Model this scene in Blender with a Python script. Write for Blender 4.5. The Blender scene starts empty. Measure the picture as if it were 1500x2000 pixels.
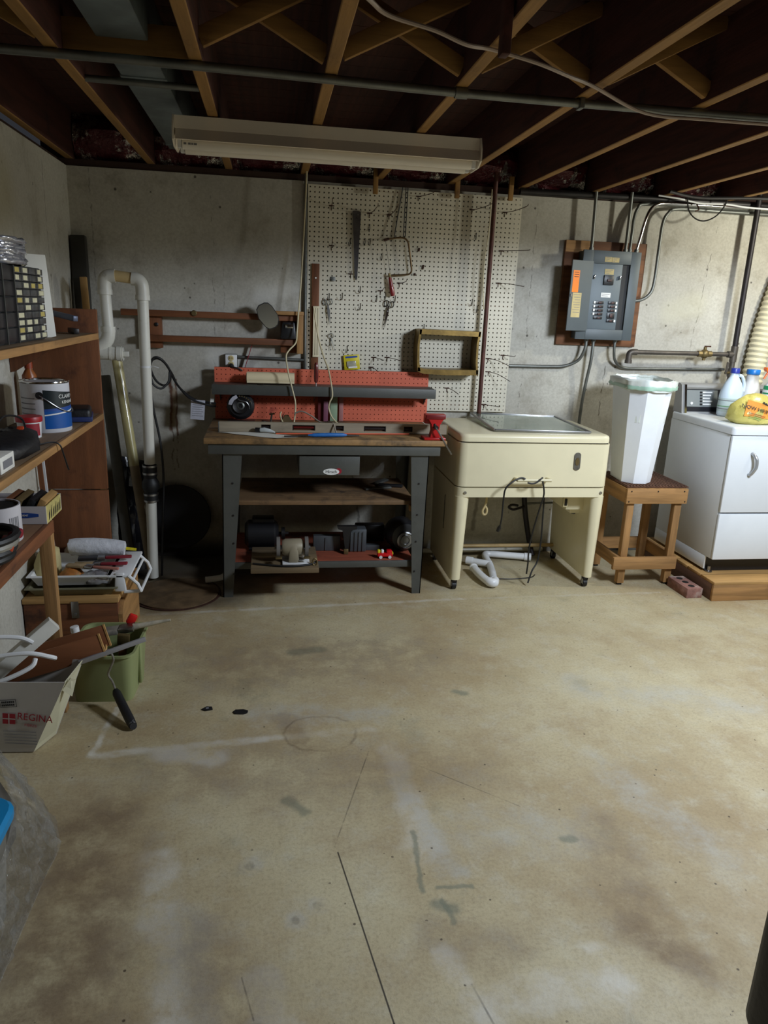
import bpy, bmesh, math, random
from mathutils import Vector, Matrix, Euler
PI = math.pi
random.seed(7)
scene = bpy.context.scene
COL = scene.collection

# ------------------------------------------------------------------ camera
CAM_YAW, CAM_PITCH, CAM_ROLL = 0.16075, 0.27428, 0.04052
def camera_matrix():
    cy, sy, cp, sp = math.cos(CAM_YAW), math.sin(CAM_YAW), math.cos(CAM_PITCH), math.sin(CAM_PITCH)
    fwd = Vector((sy*cp, cy*cp, -sp)); right = Vector((cy, -sy, 0)); up = right.cross(fwd)
    cr, sr = math.cos(CAM_ROLL), math.sin(CAM_ROLL)
    r2 = cr*right + sr*up; u2 = -sr*right + cr*up; b = -fwd
    return Matrix(((r2.x, u2.x, b.x, 0), (r2.y, u2.y, b.y, 0), (r2.z, u2.z, b.z, 1.51), (0, 0, 0, 1)))
cam_data = bpy.data.cameras.new('camera'); cam = bpy.data.objects.new('camera', cam_data)
COL.objects.link(cam); cam.matrix_world = camera_matrix()
cam_data.lens = 1422.5*36/2000; cam_data.sensor_width = 36; cam_data.clip_start = 0.05
scene.camera = cam

# ------------------------------------------------------------------ light and exposure
world = bpy.data.worlds.new('world'); scene.world = world; world.use_nodes = True
world.node_tree.nodes['Background'].inputs[0].default_value = (0.8, 0.85, 1, 1)
world.node_tree.nodes['Background'].inputs[1].default_value = 0.02
def lamp(name, kind, loc, power, color, size=(1.2, .12), rot=(0, 0, 0)):
    d = bpy.data.lights.new(name, kind); d.energy = power; d.color = color
    if kind == 'AREA':
        d.shape = 'RECTANGLE'; d.size, d.size_y = size
    else:
        d.shadow_soft_size = size
    o = bpy.data.objects.new(name, d); COL.objects.link(o); o.location = loc; o.rotation_euler = rot
    return o
lamp('laundry_bulb', 'POINT', (3.05, 3.4, 2.05), 27, (1.0, 0.99, 0.84), 0.05)
hooded = lamp('hooded_shop_lamp', 'SPOT', (2.3, 1.8, 2.08), 188, (0.77, 0.86, 0.97), 0.24)   # a hooded lamp: nothing above the hood's rim
hooded.data.spot_size = math.radians(170); hooded.data.spot_blend = 0.07
scene.view_settings.view_transform = 'Standard'
scene.view_settings.look = 'None'
scene.view_settings.gamma = 1
scene.view_settings.use_curve_mapping = False
scene.view_settings.exposure = 0.52
scene.cycles.max_bounces = 8; scene.cycles.caustics_reflective = False

# ------------------------------------------------------------------ materials
def lin(c):
    def f(v):
        v = v/255.0
        return v/12.92 if v <= .04045 else ((v+.055)/1.055)**2.4
    return (f(c[0]), f(c[1]), f(c[2]))
MATS = {}
class NT:
    def __init__(s, mat):
        s.m = mat; s.t = mat.node_tree; s.n = s.t.nodes; s.l = s.t.links
        s.bsdf = s.n['Principled BSDF']; s.y = 0
    def add(s, kind, **kw):
        nd = s.n.new(kind); s.y -= 40; nd.location = (-900, s.y)
        for k, v in kw.items(): setattr(nd, k, v)
        return nd
    def link(s, a, b): s.l.new(a, b)
    def val(s, sock, v):
        if hasattr(v, 'is_output'): s.l.new(v, sock)
        else: sock.default_value = v
    def coord(s, scale=None, kind='Object'):
        tc = s.add('ShaderNodeTexCoord'); out = tc.outputs[kind]
        if scale:
            mp = s.add('ShaderNodeMapping'); mp.inputs['Scale'].default_value = scale
            s.link(out, mp.inputs[0]); out = mp.outputs[0]
        return out
    def noise(s, vec, scale, detail=4, rough=.6):
        nd = s.add('ShaderNodeTexNoise'); s.link(vec, nd.inputs['Vector'])
        nd.inputs['Scale'].default_value = scale; nd.inputs['Detail'].default_value = detail; nd.inputs['Roughness'].default_value = rough
        return nd
    def ramp(s, fac, lo, hi, a=0.0, b=1.0, smooth=True):
        nd = s.add('ShaderNodeMapRange'); nd.interpolation_type = 'SMOOTHSTEP' if smooth else 'LINEAR'
        s.link(fac, nd.inputs['Value'])
        for i, v in zip(('From Min', 'From Max', 'To Min', 'To Max'), (lo, hi, a, b)): nd.inputs[i].default_value = v
        return nd.outputs[0]
    def mix(s, fac, a, b, blend='MIX'):
        nd = s.add('ShaderNodeMix'); nd.data_type = 'RGBA'; nd.blend_type = blend
        s.val(nd.inputs[0], fac)
        for sock, v in ((nd.inputs[6], a), (nd.inputs[7], b)):
            if hasattr(v, 'is_output'): s.link(v, sock)
            else: sock.default_value = (*v, 1)
        return nd.outputs[2]
    def math(s, op, a, b=0.0):
        nd = s.add('ShaderNodeMath', operation=op); s.val(nd.inputs[0], a); s.val(nd.inputs[1], b)
        return nd.outputs[0]
    def bump(s, h, strength, dist=.01):
        nd = s.add('ShaderNodeBump'); nd.inputs['Strength'].default_value = strength; nd.inputs['Distance'].default_value = dist
        s.link(h, nd.inputs['Height']); s.link(nd.outputs[0], s.bsdf.inputs['Normal'])
def new_mat(name):
    m = bpy.data.materials.new(name); m.use_nodes = True
    return NT(m)
def M(name, rgb=None, rough=.6, metal=0, var=.12, sc=6, stretch=None, bump=0, bsc=80, dirt=None, dsc=5, dlo=.55, dhi=.7, trans=0, alpha=1, spec=None, coat=0, ior=None, emit=0):
    if name in MATS: return MATS[name]
    c = lin(rgb); t = new_mat(name); b = t.bsdf
    v = t.coord(stretch); n = t.noise(v, sc)
    a = tuple(max(0, x*(1-var)) for x in c); d = tuple(min(1, x*(1+var)) for x in c)
    col = t.mix(t.ramp(n.outputs[0], .3, .7), a, d)
    if dirt:
        n2 = t.noise(t.coord(), dsc, 6, .7)
        col = t.mix(t.ramp(n2.outputs[0], dlo, dhi), col, lin(dirt))
    t.link(col, b.inputs['Base Color'])
    b.inputs['Roughness'].default_value = rough; b.inputs['Metallic'].default_value = metal
    b.inputs['Transmission Weight'].default_value = trans; b.inputs['Alpha'].default_value = alpha
    b.inputs['Coat Weight'].default_value = coat
    if spec is not None: b.inputs['Specular IOR Level'].default_value = spec
    if ior: b.inputs['IOR'].default_value = ior
    if bump:
        nb = t.noise(t.coord(stretch), bsc, 3); t.bump(nb.outputs[0], bump, .004)
    MATS[name] = t.m
    return t.m
def wood(name, rgb, axis, dirt=None, var=.25, rough=.7, dlo=.55, dhi=.75):
    st = [14, 14, 14]; st[axis] = 1.1
    return M(name, rgb, rough, 0, var, 2.2, tuple(st), .25, 6, dirt, 4, dlo, dhi)

# ------------------------------------------------------------------ mesh building
def catmull(P, n=6, closed=False):
    P = [Vector(p) for p in P]; out = []; N = len(P)
    for i in range(N if closed else N-1):
        if closed: a, b, c, d = P[(i-1) % N], P[i], P[(i+1) % N], P[(i+2) % N]
        else: a, b, c, d = P[max(i-1, 0)], P[i], P[i+1], P[min(i+2, N-1)]
        for k in range(n):
            u = k/n
            out.append(.5*((2*b)+(c-a)*u+(2*a-5*b+4*c-d)*u*u+(3*b-a-3*c+d)*u**3))
    if not closed: out.append(P[-1])
    return out
class G:
    def __init__(s): s.bm = bmesh.new()
    def quadmesh(s, vs, fs):
        v = [s.bm.verts.new(p) for p in vs]
        for f in fs:
            try: s.bm.faces.new([v[i] for i in f])
            except ValueError: pass
        return v
    def obox(s, c, size, rot=(0, 0, 0), bev=0, seg=2, taper=None):
        R = Euler(rot).to_matrix(); c = Vector(c); hx, hy, hz = [q/2 for q in size]
        vs = []
        for z in (-1, 1):
            tx, ty = (taper if (taper and z == 1) else (1, 1))
            for x, y in ((-1, -1), (1, -1), (1, 1), (-1, 1)):
                vs.append(c + R @ Vector((x*hx*tx, y*hy*ty, z*hz)))
        v = s.quadmesh(vs, [(3, 2, 1, 0), (4, 5, 6, 7), (0, 1, 5, 4), (1, 2, 6, 5), (2, 3, 7, 6), (3, 0, 4, 7)])
        if bev:
            es = list({e for q in v for e in q.link_edges})
            bmesh.ops.bevel(s.bm, geom=es, offset=bev, segments=seg, affect='EDGES', profile=.5)
        return s
    def box(s, x0, x1, y0, y1, z0, z1, bev=0, seg=2):
        return s.obox(((x0+x1)/2, (y0+y1)/2, (z0+z1)/2), (abs(x1-x0), abs(y1-y0), abs(z1-z0)), (0, 0, 0), bev, seg)
    def beam(s, p, q, w, h, bev=0):
        """square bar from p to q, w across (horizontal), h the other way"""
        p, q = Vector(p), Vector(q); d = (q-p); L = d.length; d.normalize()
        up = Vector((0, 0, 1)) if abs(d.z) < .95 else Vector((0, 1, 0))
        a = d.cross(up).normalized(); b = a.cross(d).normalized()
        vs = []
        for o in (p, q):
            for i, j in ((-1, -1), (1, -1), (1, 1), (-1, 1)): vs.append(o+a*i*w/2+b*j*h/2)
        v = s.quadmesh(vs, [(3, 2, 1, 0), (4, 5, 6, 7), (0, 1, 5, 4), (1, 2, 6, 5), (2, 3, 7, 6), (3, 0, 4, 7)])
        if bev:
            es = list({e for k in v for e in k.link_edges}); bmesh.ops.bevel(s.bm, geom=es, offset=bev, segments=2, affect='EDGES', profile=.5)
        return s
    def rings(s, R, cap0=True, cap1=True, closed=False):
        V = [[s.bm.verts.new(p) for p in r] for r in R]; n = len(R[0]); m = len(R)
        for i in range(m if closed else m-1):
            A, B = V[i], V[(i+1) % m]
            for k in range(n):
                s.bm.faces.new((A[k], A[(k+1) % n], B[(k+1) % n], B[k]))
        if not closed:
            if cap0: s.bm.faces.new(list(reversed(V[0])))
            if cap1: s.bm.faces.new(V[-1])
        return s
    def tube(s, P, r, seg=10, smooth=0, closed=False, caps=True):
        if smooth: P = catmull(P, smooth, closed)
        P = [Vector(p) for p in P]; N = len(P)
        rr = r if isinstance(r, (list, tuple)) else [r]*N
        if len(rr) != N: rr = [rr[min(int(i*len(rr)/N), len(rr)-1)] for i in range(N)]
        def tan(i):
            a = P[(i-1) % N] if closed else P[max(i-1, 0)]; b = P[(i+1) % N] if closed else P[min(i+1, N-1)]
            t = b-a
            return t.normalized() if t.length > 1e-9 else Vector((0, 0, 1))
        t0 = tan(0); up = Vector((0, 0, 1)) if abs(t0.z) < .9 else Vector((1, 0, 0))
        u = t0.cross(up).normalized(); R = []
        for i in range(N):
            t = tan(i); u = (u - t*u.dot(t)); u.normalize(); w = t.cross(u)
            R.append([P[i]+(u*math.cos(2*PI*k/seg)+w*math.sin(2*PI*k/seg))*rr[i] for k in range(seg)])
        return s.rings(R, caps, caps, closed)
    def cyl(s, p, q, r, r2=None, seg=20):
        return s.tube([p, q], [r, r if r2 is None else r2], seg)
    def lathe(s, prof, c=(0, 0, 0), seg=24, rot=None, sx=1, sy=1):
        R = Euler(rot).to_matrix() if rot else Matrix.Identity(3); c = Vector(c); out = []
        for r, z in prof:
            out.append([c+R@Vector((max(r, 1e-4)*sx*math.cos(2*PI*k/seg), max(r, 1e-4)*sy*math.sin(2*PI*k/seg), z)) for k in range(seg)])
        return s.rings(out)
    def prism(s, poly, frame, d):
        """poly: 2-D outline; frame(u, v, w) -> 3-D point; thickness w in 0..d"""
        n = len(poly); vs = [frame(u, v, 0) for u, v in poly]+[frame(u, v, d) for u, v in poly]
        fs = [tuple(reversed(range(n))), tuple(range(n, 2*n))]+[(i, (i+1) % n, n+(i+1) % n, n+i) for i in range(n)]
        s.quadmesh(vs, fs); return s
    def sphere(s, c, r, seg=14, sc=(1, 1, 1)):
        prof = [(math.sin(PI*i/8)*r, -math.cos(PI*i/8)*r) for i in range(9)]
        c = Vector(c); out = []
        for q, z in prof:
            out.append([c+Vector((max(q, 1e-4)*math.cos(2*PI*k/seg)*sc[0], max(q, 1e-4)*math.sin(2*PI*k/seg)*sc[1], z*sc[2])) for k in range(seg)])
        return s.rings(out)
    def jitter(s, a):
        for v in s.bm.verts: v.co += Vector((random.uniform(-a, a), random.uniform(-a, a), random.uniform(-a, a)))
        return s
    def o(s, name, mat, parent=None, angle=38):
        bm = s.bm; bmesh.ops.recalc_face_normals(bm, faces=bm.faces)
        lim = math.radians(angle)
        for f in bm.faces: f.smooth = True
        for e in bm.edges:
            e.smooth = len(e.link_faces) == 2 and e.calc_face_angle(0) < lim
        me = bpy.data.meshes.new(name); bm.to_mesh(me); bm.free()
        ob = bpy.data.objects.new(name, me); COL.objects.link(ob)
        if isinstance(mat, str): mat = MATS[mat]
        me.materials.append(mat)
        if parent is not None: ob.parent = parent
        else:
            lo = Vector((min(v.co[i] for v in me.vertices) for i in range(3))); hi = Vector((max(v.co[i] for v in me.vertices) for i in range(3)))
            c = Vector(((lo.x+hi.x)/2, (lo.y+hi.y)/2, lo.z))
            me.transform(Matrix.Translation(-c)); ob.location = c
        return ob
def tag(o, label, cat, group=None, kind=None):
    if label: o['label'] = label
    if cat: o['category'] = cat
    if group: o['group'] = group
    if kind: o['kind'] = kind
    return o
def T(name, label, cat, loc=(0, 0, 0), rz=0, group=None, rot=None):
    e = bpy.data.objects.new(name, None); COL.objects.link(e); e.location = loc
    e.rotation_euler = rot if rot else (0, 0, rz); e.empty_display_size = .05
    return tag(e, label, cat, group)
def S(o):
    o['kind'] = 'structure'; return o
def rep(o, parent, mtx=None):
    """another piece that shares its mesh with o"""
    c = o.copy(); COL.objects.link(c); c.parent = parent
    if mtx is not None: c.matrix_local = mtx
    return c
def lettering(s, size, mat, frame, parent, name='lettering', depth=.0006, align='CENTER', squash=1.0):
    cu = bpy.data.curves.new(name, 'FONT'); cu.body = s; cu.size = size; cu.align_x = align; cu.align_y = 'CENTER'; cu.resolution_u = 3
    ob = bpy.data.objects.new(name, cu); me = bpy.data.meshes.new_from_object(ob); bpy.data.objects.remove(ob)
    bm = bmesh.new(); bm.from_mesh(me)
    r = bmesh.ops.extrude_face_region(bm, geom=list(bm.faces))
    for g in r['geom']:
        if isinstance(g, bmesh.types.BMVert): g.co.z += depth
    for v in bm.verts: v.co = frame(v.co.x*squash, v.co.y, v.co.z)
    bm.to_mesh(me); bm.free(); me.name = name
    o2 = bpy.data.objects.new(name, me); COL.objects.link(o2)
    me.materials.clear(); me.materials.append(MATS[mat] if isinstance(mat, str) else mat)
    o2.parent = parent
    return o2

# common materials
M('steel', (165, 165, 165), .35, 1, .1); M('galv', (122, 124, 120), .48, .8, .15, 12)
M('dark_steel', (52, 50, 50), .45, .7, .2); M('black_rubber', (18, 18, 20), .55, 0, .1); M('black_plastic', (24, 24, 27), .4, 0, .1)
M('white_plastic', (225, 226, 228), .42, 0, .04); M('pvc', (214, 212, 202), .38, 0, .05, 5, None, 0, 80, (150, 145, 125), 9, .62, .75)
M('bench_grey', (76, 77, 73), .5, .0, .1, 8, None, .1, 120, (54, 54, 52), 7, .6, .75)
M('enamel', (226, 217, 184), .32, 0, .04, 4, None, 0, 80, (176, 160, 118), 6, .66, .8)
M('brass', (118, 102, 68), .5, .7, .2, 9); M('red_enamel', (176, 26, 26), .35, 0, .15, 12)
M('paper', (222, 220, 212), .85, 0, .05); M('chrome', (200, 200, 200), .12, 1, .02)
M('cream_wire', (198, 186, 150), .5, 0, .05); M('grey_wire', (150, 140, 128), .6, 0, .1)
M('rust_iron', (70, 44, 34), .7, .4, .3, 20); M('ink_black', (22, 22, 24), .6, 0, 0); M('ink_red', (150, 22, 40), .6, 0, 0)
M('white_ink', (235, 235, 232), .6, 0, 0); M('ink_grey', (120, 120, 124), .7, 0, 0); M('ink_blue', (30, 72, 150), .5, 0, 0)
for ax, nm in enumerate('xyz'):
    wood('wood_'+nm, (158, 118, 72), ax, (92, 64, 38), .25, .7, .58, .8)
    wood('wood_dark_'+nm, (112, 66, 36), ax, (54, 30, 18), .3, .7)
    wood('joist_'+nm, (150, 112, 60), ax, (104, 72, 40), .2, .8)
    wood('wood_pale_'+nm, (178, 138, 84), ax, (96, 70, 40), .2, .7, .6, .8)

# ================================================================== the setting
def seg_group():
    g = bpy.data.node_groups.new('segment_mask', 'ShaderNodeTree')
    for n, k in (('P', 'NodeSocketVector'), ('A', 'NodeSocketVector'), ('B', 'NodeSocketVector'), ('W', 'NodeSocketFloat'), ('S', 'NodeSocketFloat')):
        g.interface.new_socket(n, in_out='INPUT', socket_type=k)
    g.interface.new_socket('Mask', in_out='OUTPUT', socket_type='NodeSocketFloat')
    N, L = g.nodes, g.links; gi = N.new('NodeGroupInput'); go = N.new('NodeGroupOutput')
    def vm(op, *a):
        nd = N.new('ShaderNodeVectorMath'); nd.operation = op
        for i, x in enumerate(a): L.new(x, nd.inputs[i])
        return nd
    pa = vm('SUBTRACT', gi.outputs['P'], gi.outputs['A']); ba = vm('SUBTRACT', gi.outputs['B'], gi.outputs['A'])
    d1 = vm('DOT_PRODUCT', pa.outputs[0], ba.outputs[0]); d2 = vm('DOT_PRODUCT', ba.outputs[0], ba.outputs[0])
    dv = N.new('ShaderNodeMath'); dv.operation = 'DIVIDE'; dv.use_clamp = True
    L.new(d1.outputs['Value'], dv.inputs[0]); L.new(d2.outputs['Value'], dv.inputs[1])
    sc = N.new('ShaderNodeVectorMath'); sc.operation = 'SCALE'; L.new(ba.outputs[0], sc.inputs[0]); L.new(dv.outputs[0], sc.inputs['Scale'])
    df = vm('SUBTRACT', pa.outputs[0], sc.outputs[0]); ln = vm('LENGTH', df.outputs[0])
    mr = N.new('ShaderNodeMapRange'); mr.interpolation_type = 'SMOOTHSTEP'
    L.new(ln.outputs['Value'], mr.inputs['Value']); L.new(gi.outputs['S'], mr.inputs['From Min']); L.new(gi.outputs['W'], mr.inputs['From Max'])
    mr.inputs['To Min'].default_value = 1; mr.inputs['To Max'].default_value = 0
    L.new(mr.outputs[0], go.inputs[0])
    return g
SEG = seg_group()
def seg(t, P, a, b, w, s=None):
    nd = t.add('ShaderNodeGroup'); nd.node_tree = SEG; t.link(P, nd.inputs['P'])
    nd.inputs['A'].default_value = a; nd.inputs['B'].default_value = b; nd.inputs['W'].default_value = w; nd.inputs['S'].default_value = w*.2 if s is None else s
    return nd.outputs[0]
def warped(t, amount, scale, flat=None):
    geo = t.add('ShaderNodeNewGeometry'); P = geo.outputs['Position']
    n = t.noise(P, scale, 4)
    sub = t.add('ShaderNodeVectorMath', operation='SUBTRACT'); t.link(n.outputs['Color'], sub.inputs[0]); sub.inputs[1].default_value = (.5, .5, .5)
    sc = t.add('ShaderNodeVectorMath', operation='SCALE'); t.link(sub.outputs[0], sc.inputs[0]); sc.inputs['Scale'].default_value = amount
    ad = t.add('ShaderNodeVectorMath', operation='ADD'); t.link(P, ad.inputs[0]); t.link(sc.outputs[0], ad.inputs[1])
    out = ad.outputs[0]
    if flat:
        mu = t.add('ShaderNodeVectorMath', operation='MULTIPLY'); t.link(out, mu.inputs[0]); mu.inputs[1].default_value = flat; out = mu.outputs[0]
        mu2 = t.add('ShaderNodeVectorMath', operation='MULTIPLY'); t.link(P, mu2.inputs[0]); mu2.inputs[1].default_value = flat
        return P, mu2.outputs[0], out
    return P, P, out

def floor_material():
    t = new_mat('floor_concrete'); P, PF, W = warped(t, .16, 5, (1, 1, 0))
    _, _, W2 = warped(t, .03, 22, (1, 1, 0))
    n1 = t.noise(P, .9, 6, .62); n2 = t.noise(P, 3.2, 6, .66); n3 = t.noise(P, 95, 4, .75); n5 = t.noise(P, 24, 5, .75); n4 = t.noise(P, 9, 5, .7)
    col = t.mix(t.ramp(n1.outputs[0], .32, .68), lin((164, 145, 110)), lin((198, 187, 154)))
    col = t.mix(t.ramp(n2.outputs[0], .46, .8, 0, .65), col, lin((152, 130, 98)))
    col = t.mix(t.ramp(n4.outputs[0], .45, .85, 0, .5), col, lin((196, 194, 180)))
    col = t.mix(t.ramp(n2.outputs[0], .42, .3, 0, .35), col, lin((140, 138, 120)))
    col = t.mix(t.ramp(n3.outputs[0], .4, .75, 0, .35), col, lin((112, 96, 70)))
    col = t.mix(t.ramp(n5.outputs[0], .52, .78, 0, .35), col, lin((126, 106, 78)))
    col = t.mix(t.ramp(n5.outputs[0], .42, .25, 0, .3), col, lin((206, 200, 180)))
    pale = lin((205, 200, 188)); bluish = lin((168, 168, 164))
    brk = t.ramp(n4.outputs[0], .26, .66)
    def lay(mask, c, amt, broken=True):
        nonlocal col
        f = t.math('MULTIPLY', mask, amt)
        if broken: f = t.math('MULTIPLY', f, brk)
        col = t.mix(f, col, c)
    # old paint and mortar lines
    for a, b, w, k in (((-.6, 3.46), (1.02, 3.57), .022, .6), ((1.02, 3.57), (2.2, 3.60), .018, .4),
                       ((-.60, 2.28), (.02, 2.33), .03, .85), ((-.58, 2.58), (-.605, 2.29), .018, .8), ((.02, 2.33), (.36, 2.36), .03, .4)):
        lay(seg(t, W2, (*a, 0), (*b, 0), w), pale, k, True)
    for a, b, w, k in (((.42, 2.2), (.44, 1.72), .075, .6), ((.43, 1.95), (.50, 1.62), .05, .45), ((-.31, 1.75), (-.21, 1.16), .07, .7), ((-.22, 1.55), (-.14, 1.2), .09, .4),
                       ((-.35, 2.28), (-.2, 2.24), .07, 1.0), ((-.03, 2.5), (.4, 2.45), .10, .45), ((.42, 1.36), (.48, 1.2), .05, .75), ((.52, 1.25), (.78, 1.22), .07, .6), ((.78, 1.32), (.82, 1.2), .04, .6),
                       ((1.15, 2.05), (1.3, 1.6), .12, .4), ((1.3, 2.6), (1.9, 2.4), .16, .35), ((.6, 1.8), (.9, 1.75), .16, .35), ((-.02, 1.35), (.03, 1.2), .06, .55)):
        lay(seg(t, W, (*a, 0), (*b, 0), w), bluish if k < .5 else pale, k)
    # round scars of old floor bolts
    for x, y, r in ((-.06, 1.71), (.08, 1.5), (.14, 1.55), (-.03, 1.22), (.29, 1.36), (.24, 1.37)) and ((-.06, 1.71, .045), (.06, 1.51, .04), (.12, 1.55, .04), (-.03, 1.23, .045)):
        lay(seg(t, W2, (x, y, 0), (x+.001, y, 0), r, r*.5), lin((176, 174, 168)), .4, True)
        lay(seg(t, W2, (x, y, 0), (x+.001, y, 0), r*.45, r*.2), lin((104, 98, 86)), .5, True)
    # green-grey paint splashes
    g = lin((112, 116, 100))
    for a, b, w in (((.86, 1.72), (.89, 1.72), .024), ((.43, 1.52), (.47, 1.5), .03), ((.44, 1.58), (.54, 1.57), .012), ((.45, 1.53), (.46, 1.46), .014), ((.42, 1.8), (.40, 1.57), .012), ((.05, 1.98), (.1, 1.92), .03), ((.75, 2.6), (.78, 2.58), .03), ((.1, 3.0), (.22, 3.02), .05)):
        lay(seg(t, W2, (*a, 0), (*b, 0), w), g, .65, False)
    # brown marks, strongest by the tote, and the dark wet edge round the sump
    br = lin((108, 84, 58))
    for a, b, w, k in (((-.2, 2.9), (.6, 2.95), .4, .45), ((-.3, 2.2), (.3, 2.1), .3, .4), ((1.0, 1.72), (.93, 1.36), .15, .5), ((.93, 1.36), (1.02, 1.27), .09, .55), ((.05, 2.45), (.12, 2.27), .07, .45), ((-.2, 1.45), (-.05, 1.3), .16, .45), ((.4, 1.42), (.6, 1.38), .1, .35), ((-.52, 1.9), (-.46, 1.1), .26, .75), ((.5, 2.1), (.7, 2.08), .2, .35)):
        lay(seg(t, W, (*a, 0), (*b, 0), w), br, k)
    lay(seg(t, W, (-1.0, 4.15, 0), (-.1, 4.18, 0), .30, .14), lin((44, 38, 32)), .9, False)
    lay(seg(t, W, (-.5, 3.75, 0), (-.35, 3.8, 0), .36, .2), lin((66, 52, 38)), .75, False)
    lay(seg(t, W, (.0, 4.2, 0), (1.8, 4.25, 0), .16, .05), lin((78, 66, 50)), .6)
    # ring where a drum once stood
    d = t.math('ABSOLUTE', t.math('SUBTRACT', seg(t, W2, (.155, 2.35, 0), (.2, 2.345, 0), .26, 0), .62))
    lay(t.ramp(d, .05, .0), lin((88, 70, 48)), .5)
    # cracks
    dk = lin((40, 34, 28))
    for a, b, w, k in (((.188, 1.737), (.264, 1.206), .0034, .95), ((.264, 1.206), (.3, .9), .0034, .95), ((.18, 1.76), (.34, 2.22), .003, .6), ((.5, 2.12), (.78, 1.88), .003, .55), ((-.07, 1.36), (-.04, 1.25), .003, .6), ((.46, 1.28), (.5, 1.1), .004, .6)):
        lay(seg(t, PF, (*a, 0), (*b, 0), w), dk, k, k < .9)
    # grit
    v = t.add('ShaderNodeTexVoronoi'); t.link(P, v.inputs['Vector']); v.inputs['Scale'].default_value = 16
    lay(t.math('MULTIPLY', t.ramp(v.outputs['Distance'], .075, .04), t.ramp(n5.outputs[0], .45, .5)), lin((58, 44, 32)), .8, False)
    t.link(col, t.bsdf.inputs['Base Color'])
    t.link(t.ramp(n2.outputs[0], .3, .7, .5, .8), t.bsdf.inputs['Roughness'])
    t.bump(t.math('ADD', n3.outputs[0], n4.outputs[0]), .22, .004)
    return t.m
def wall_material(name, seams, back):
    t = new_mat(name); P, PF, W = warped(t, .05, 9, (1, 1, 1))
    n1 = t.noise(P, 1.3, 6, .6); n2 = t.noise(P, 6, 6, .7); n3 = t.noise(P, 70, 4, .7)
    col = t.mix(t.ramp(n1.outputs[0], .3, .7), lin((178, 174, 164)), lin((204, 201, 190)))
    col = t.mix(t.ramp(n2.outputs[0], .48, .72, 0, .6), col, lin((146, 138, 122)))
    col = t.mix(t.ramp(n3.outputs[0], .3, .75, .0, .35), col, lin((140, 134, 122)))
    v = t.add('ShaderNodeTexVoronoi'); t.link(P, v.inputs['Vector']); v.inputs['Scale'].default_value = 11
    pit = t.math('MULTIPLY', t.ramp(v.outputs['Distance'], .10, .05), t.ramp(n2.outputs[0], .47, .53))
    col = t.mix(t.math('MULTIPLY', pit, .85), col, lin((70, 64, 58)))
    cs = None
    for a, b, w, c, k in seams:
        col = t.mix(t.math('MULTIPLY', seg(t, W, a, b, w), k), col, lin(c))
    t.link(col, t.bsdf.inputs['Base Color']); t.bsdf.inputs['Roughness'].default_value = .85
    h = t.math('SUBTRACT', t.math('ADD', n3.outputs[0], n2.outputs[0]), t.math('MULTIPLY', pit, 2.0))
    t.bump(h, .3, .004)
    return t.m
D = 4.34; XL = -1.045; XR = 4.6; YB = -3.0; ZW = 2.155; ZJ = 2.19
dkl = (92, 86, 76); rust = (88, 46, 22); pal = (214, 212, 206)
bs = [((-.934, D, 0), (-.934, D, 2.15), .005, dkl, .45), ((-.309, D, .9), (-.309, D, 2.1), .004, dkl, .55), ((-.25, D, 1.0), (-.25, D, 1.7), .004, dkl, .4), ((1.518, D, .2), (1.53, D, 2.1), .004, dkl, .6), ((2.6, D, 1.3), (2.67, D, 2.05), .004, dkl, .6), ((2.05, D, .9), (2.06, D, 1.25), .006, dkl, .8),
      ((-.56, D, 1.06), (-.566, D, .78), .016, rust, .95), ((-.53, D, 1.06), (-.533, D, .75), .010, (90, 52, 28), .9), ((-.545, D, 1.0), (-.55, D, .8), .02, (150, 128, 100), .7), ((-.562, D, .8), (-.556, D, .3), .006, (84, 66, 48), .7), ((-.534, D, .8), (-.54, D, .55), .004, (84, 66, 48), .6),
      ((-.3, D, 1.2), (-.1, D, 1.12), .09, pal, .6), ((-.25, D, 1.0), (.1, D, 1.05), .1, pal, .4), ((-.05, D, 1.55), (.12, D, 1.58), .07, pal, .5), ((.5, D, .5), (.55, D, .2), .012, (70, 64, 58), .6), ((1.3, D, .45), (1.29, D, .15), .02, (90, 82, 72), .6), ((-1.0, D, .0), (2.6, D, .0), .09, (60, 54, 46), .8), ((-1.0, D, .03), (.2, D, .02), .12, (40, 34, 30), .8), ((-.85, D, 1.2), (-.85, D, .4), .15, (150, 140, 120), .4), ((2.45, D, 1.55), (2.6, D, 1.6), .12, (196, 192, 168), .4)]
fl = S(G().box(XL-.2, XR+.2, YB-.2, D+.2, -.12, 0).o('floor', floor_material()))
S(G().box(XL-.2, XR+.2, D, D+.2, 0, ZW).o('wall_back', wall_material('wall_concrete', bs, True)))
ls = [((XL, 3.9, 0), (XL, 3.9, 2.1), .006, dkl, .6), ((XL, 3.0, 0), (XL, 3.0, 2.1), .004, dkl, .5), ((XL, 3.3, 1.9), (XL, 2.6, 1.6), .25, (150, 140, 104), .5)]
S(G().box(XL-.2, XL, YB-.2, D, 0, ZW).o('wall_left', wall_material('wall_concrete_left', ls, False)))
S(G().box(XR, XR+.2, YB-.2, D, 0, ZW).o('wall_right', wall_material('wall_concrete_right', ls[:1], False)))
S(G().box(XL, XR, YB-.2, YB, 0, ZW).o('wall_front', M('wall_front_dark', (84, 62, 44), .8, 0, .2, 2, (8, 8, 1))))  # unseen wall, given a dark brown to cut bounced light

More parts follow.
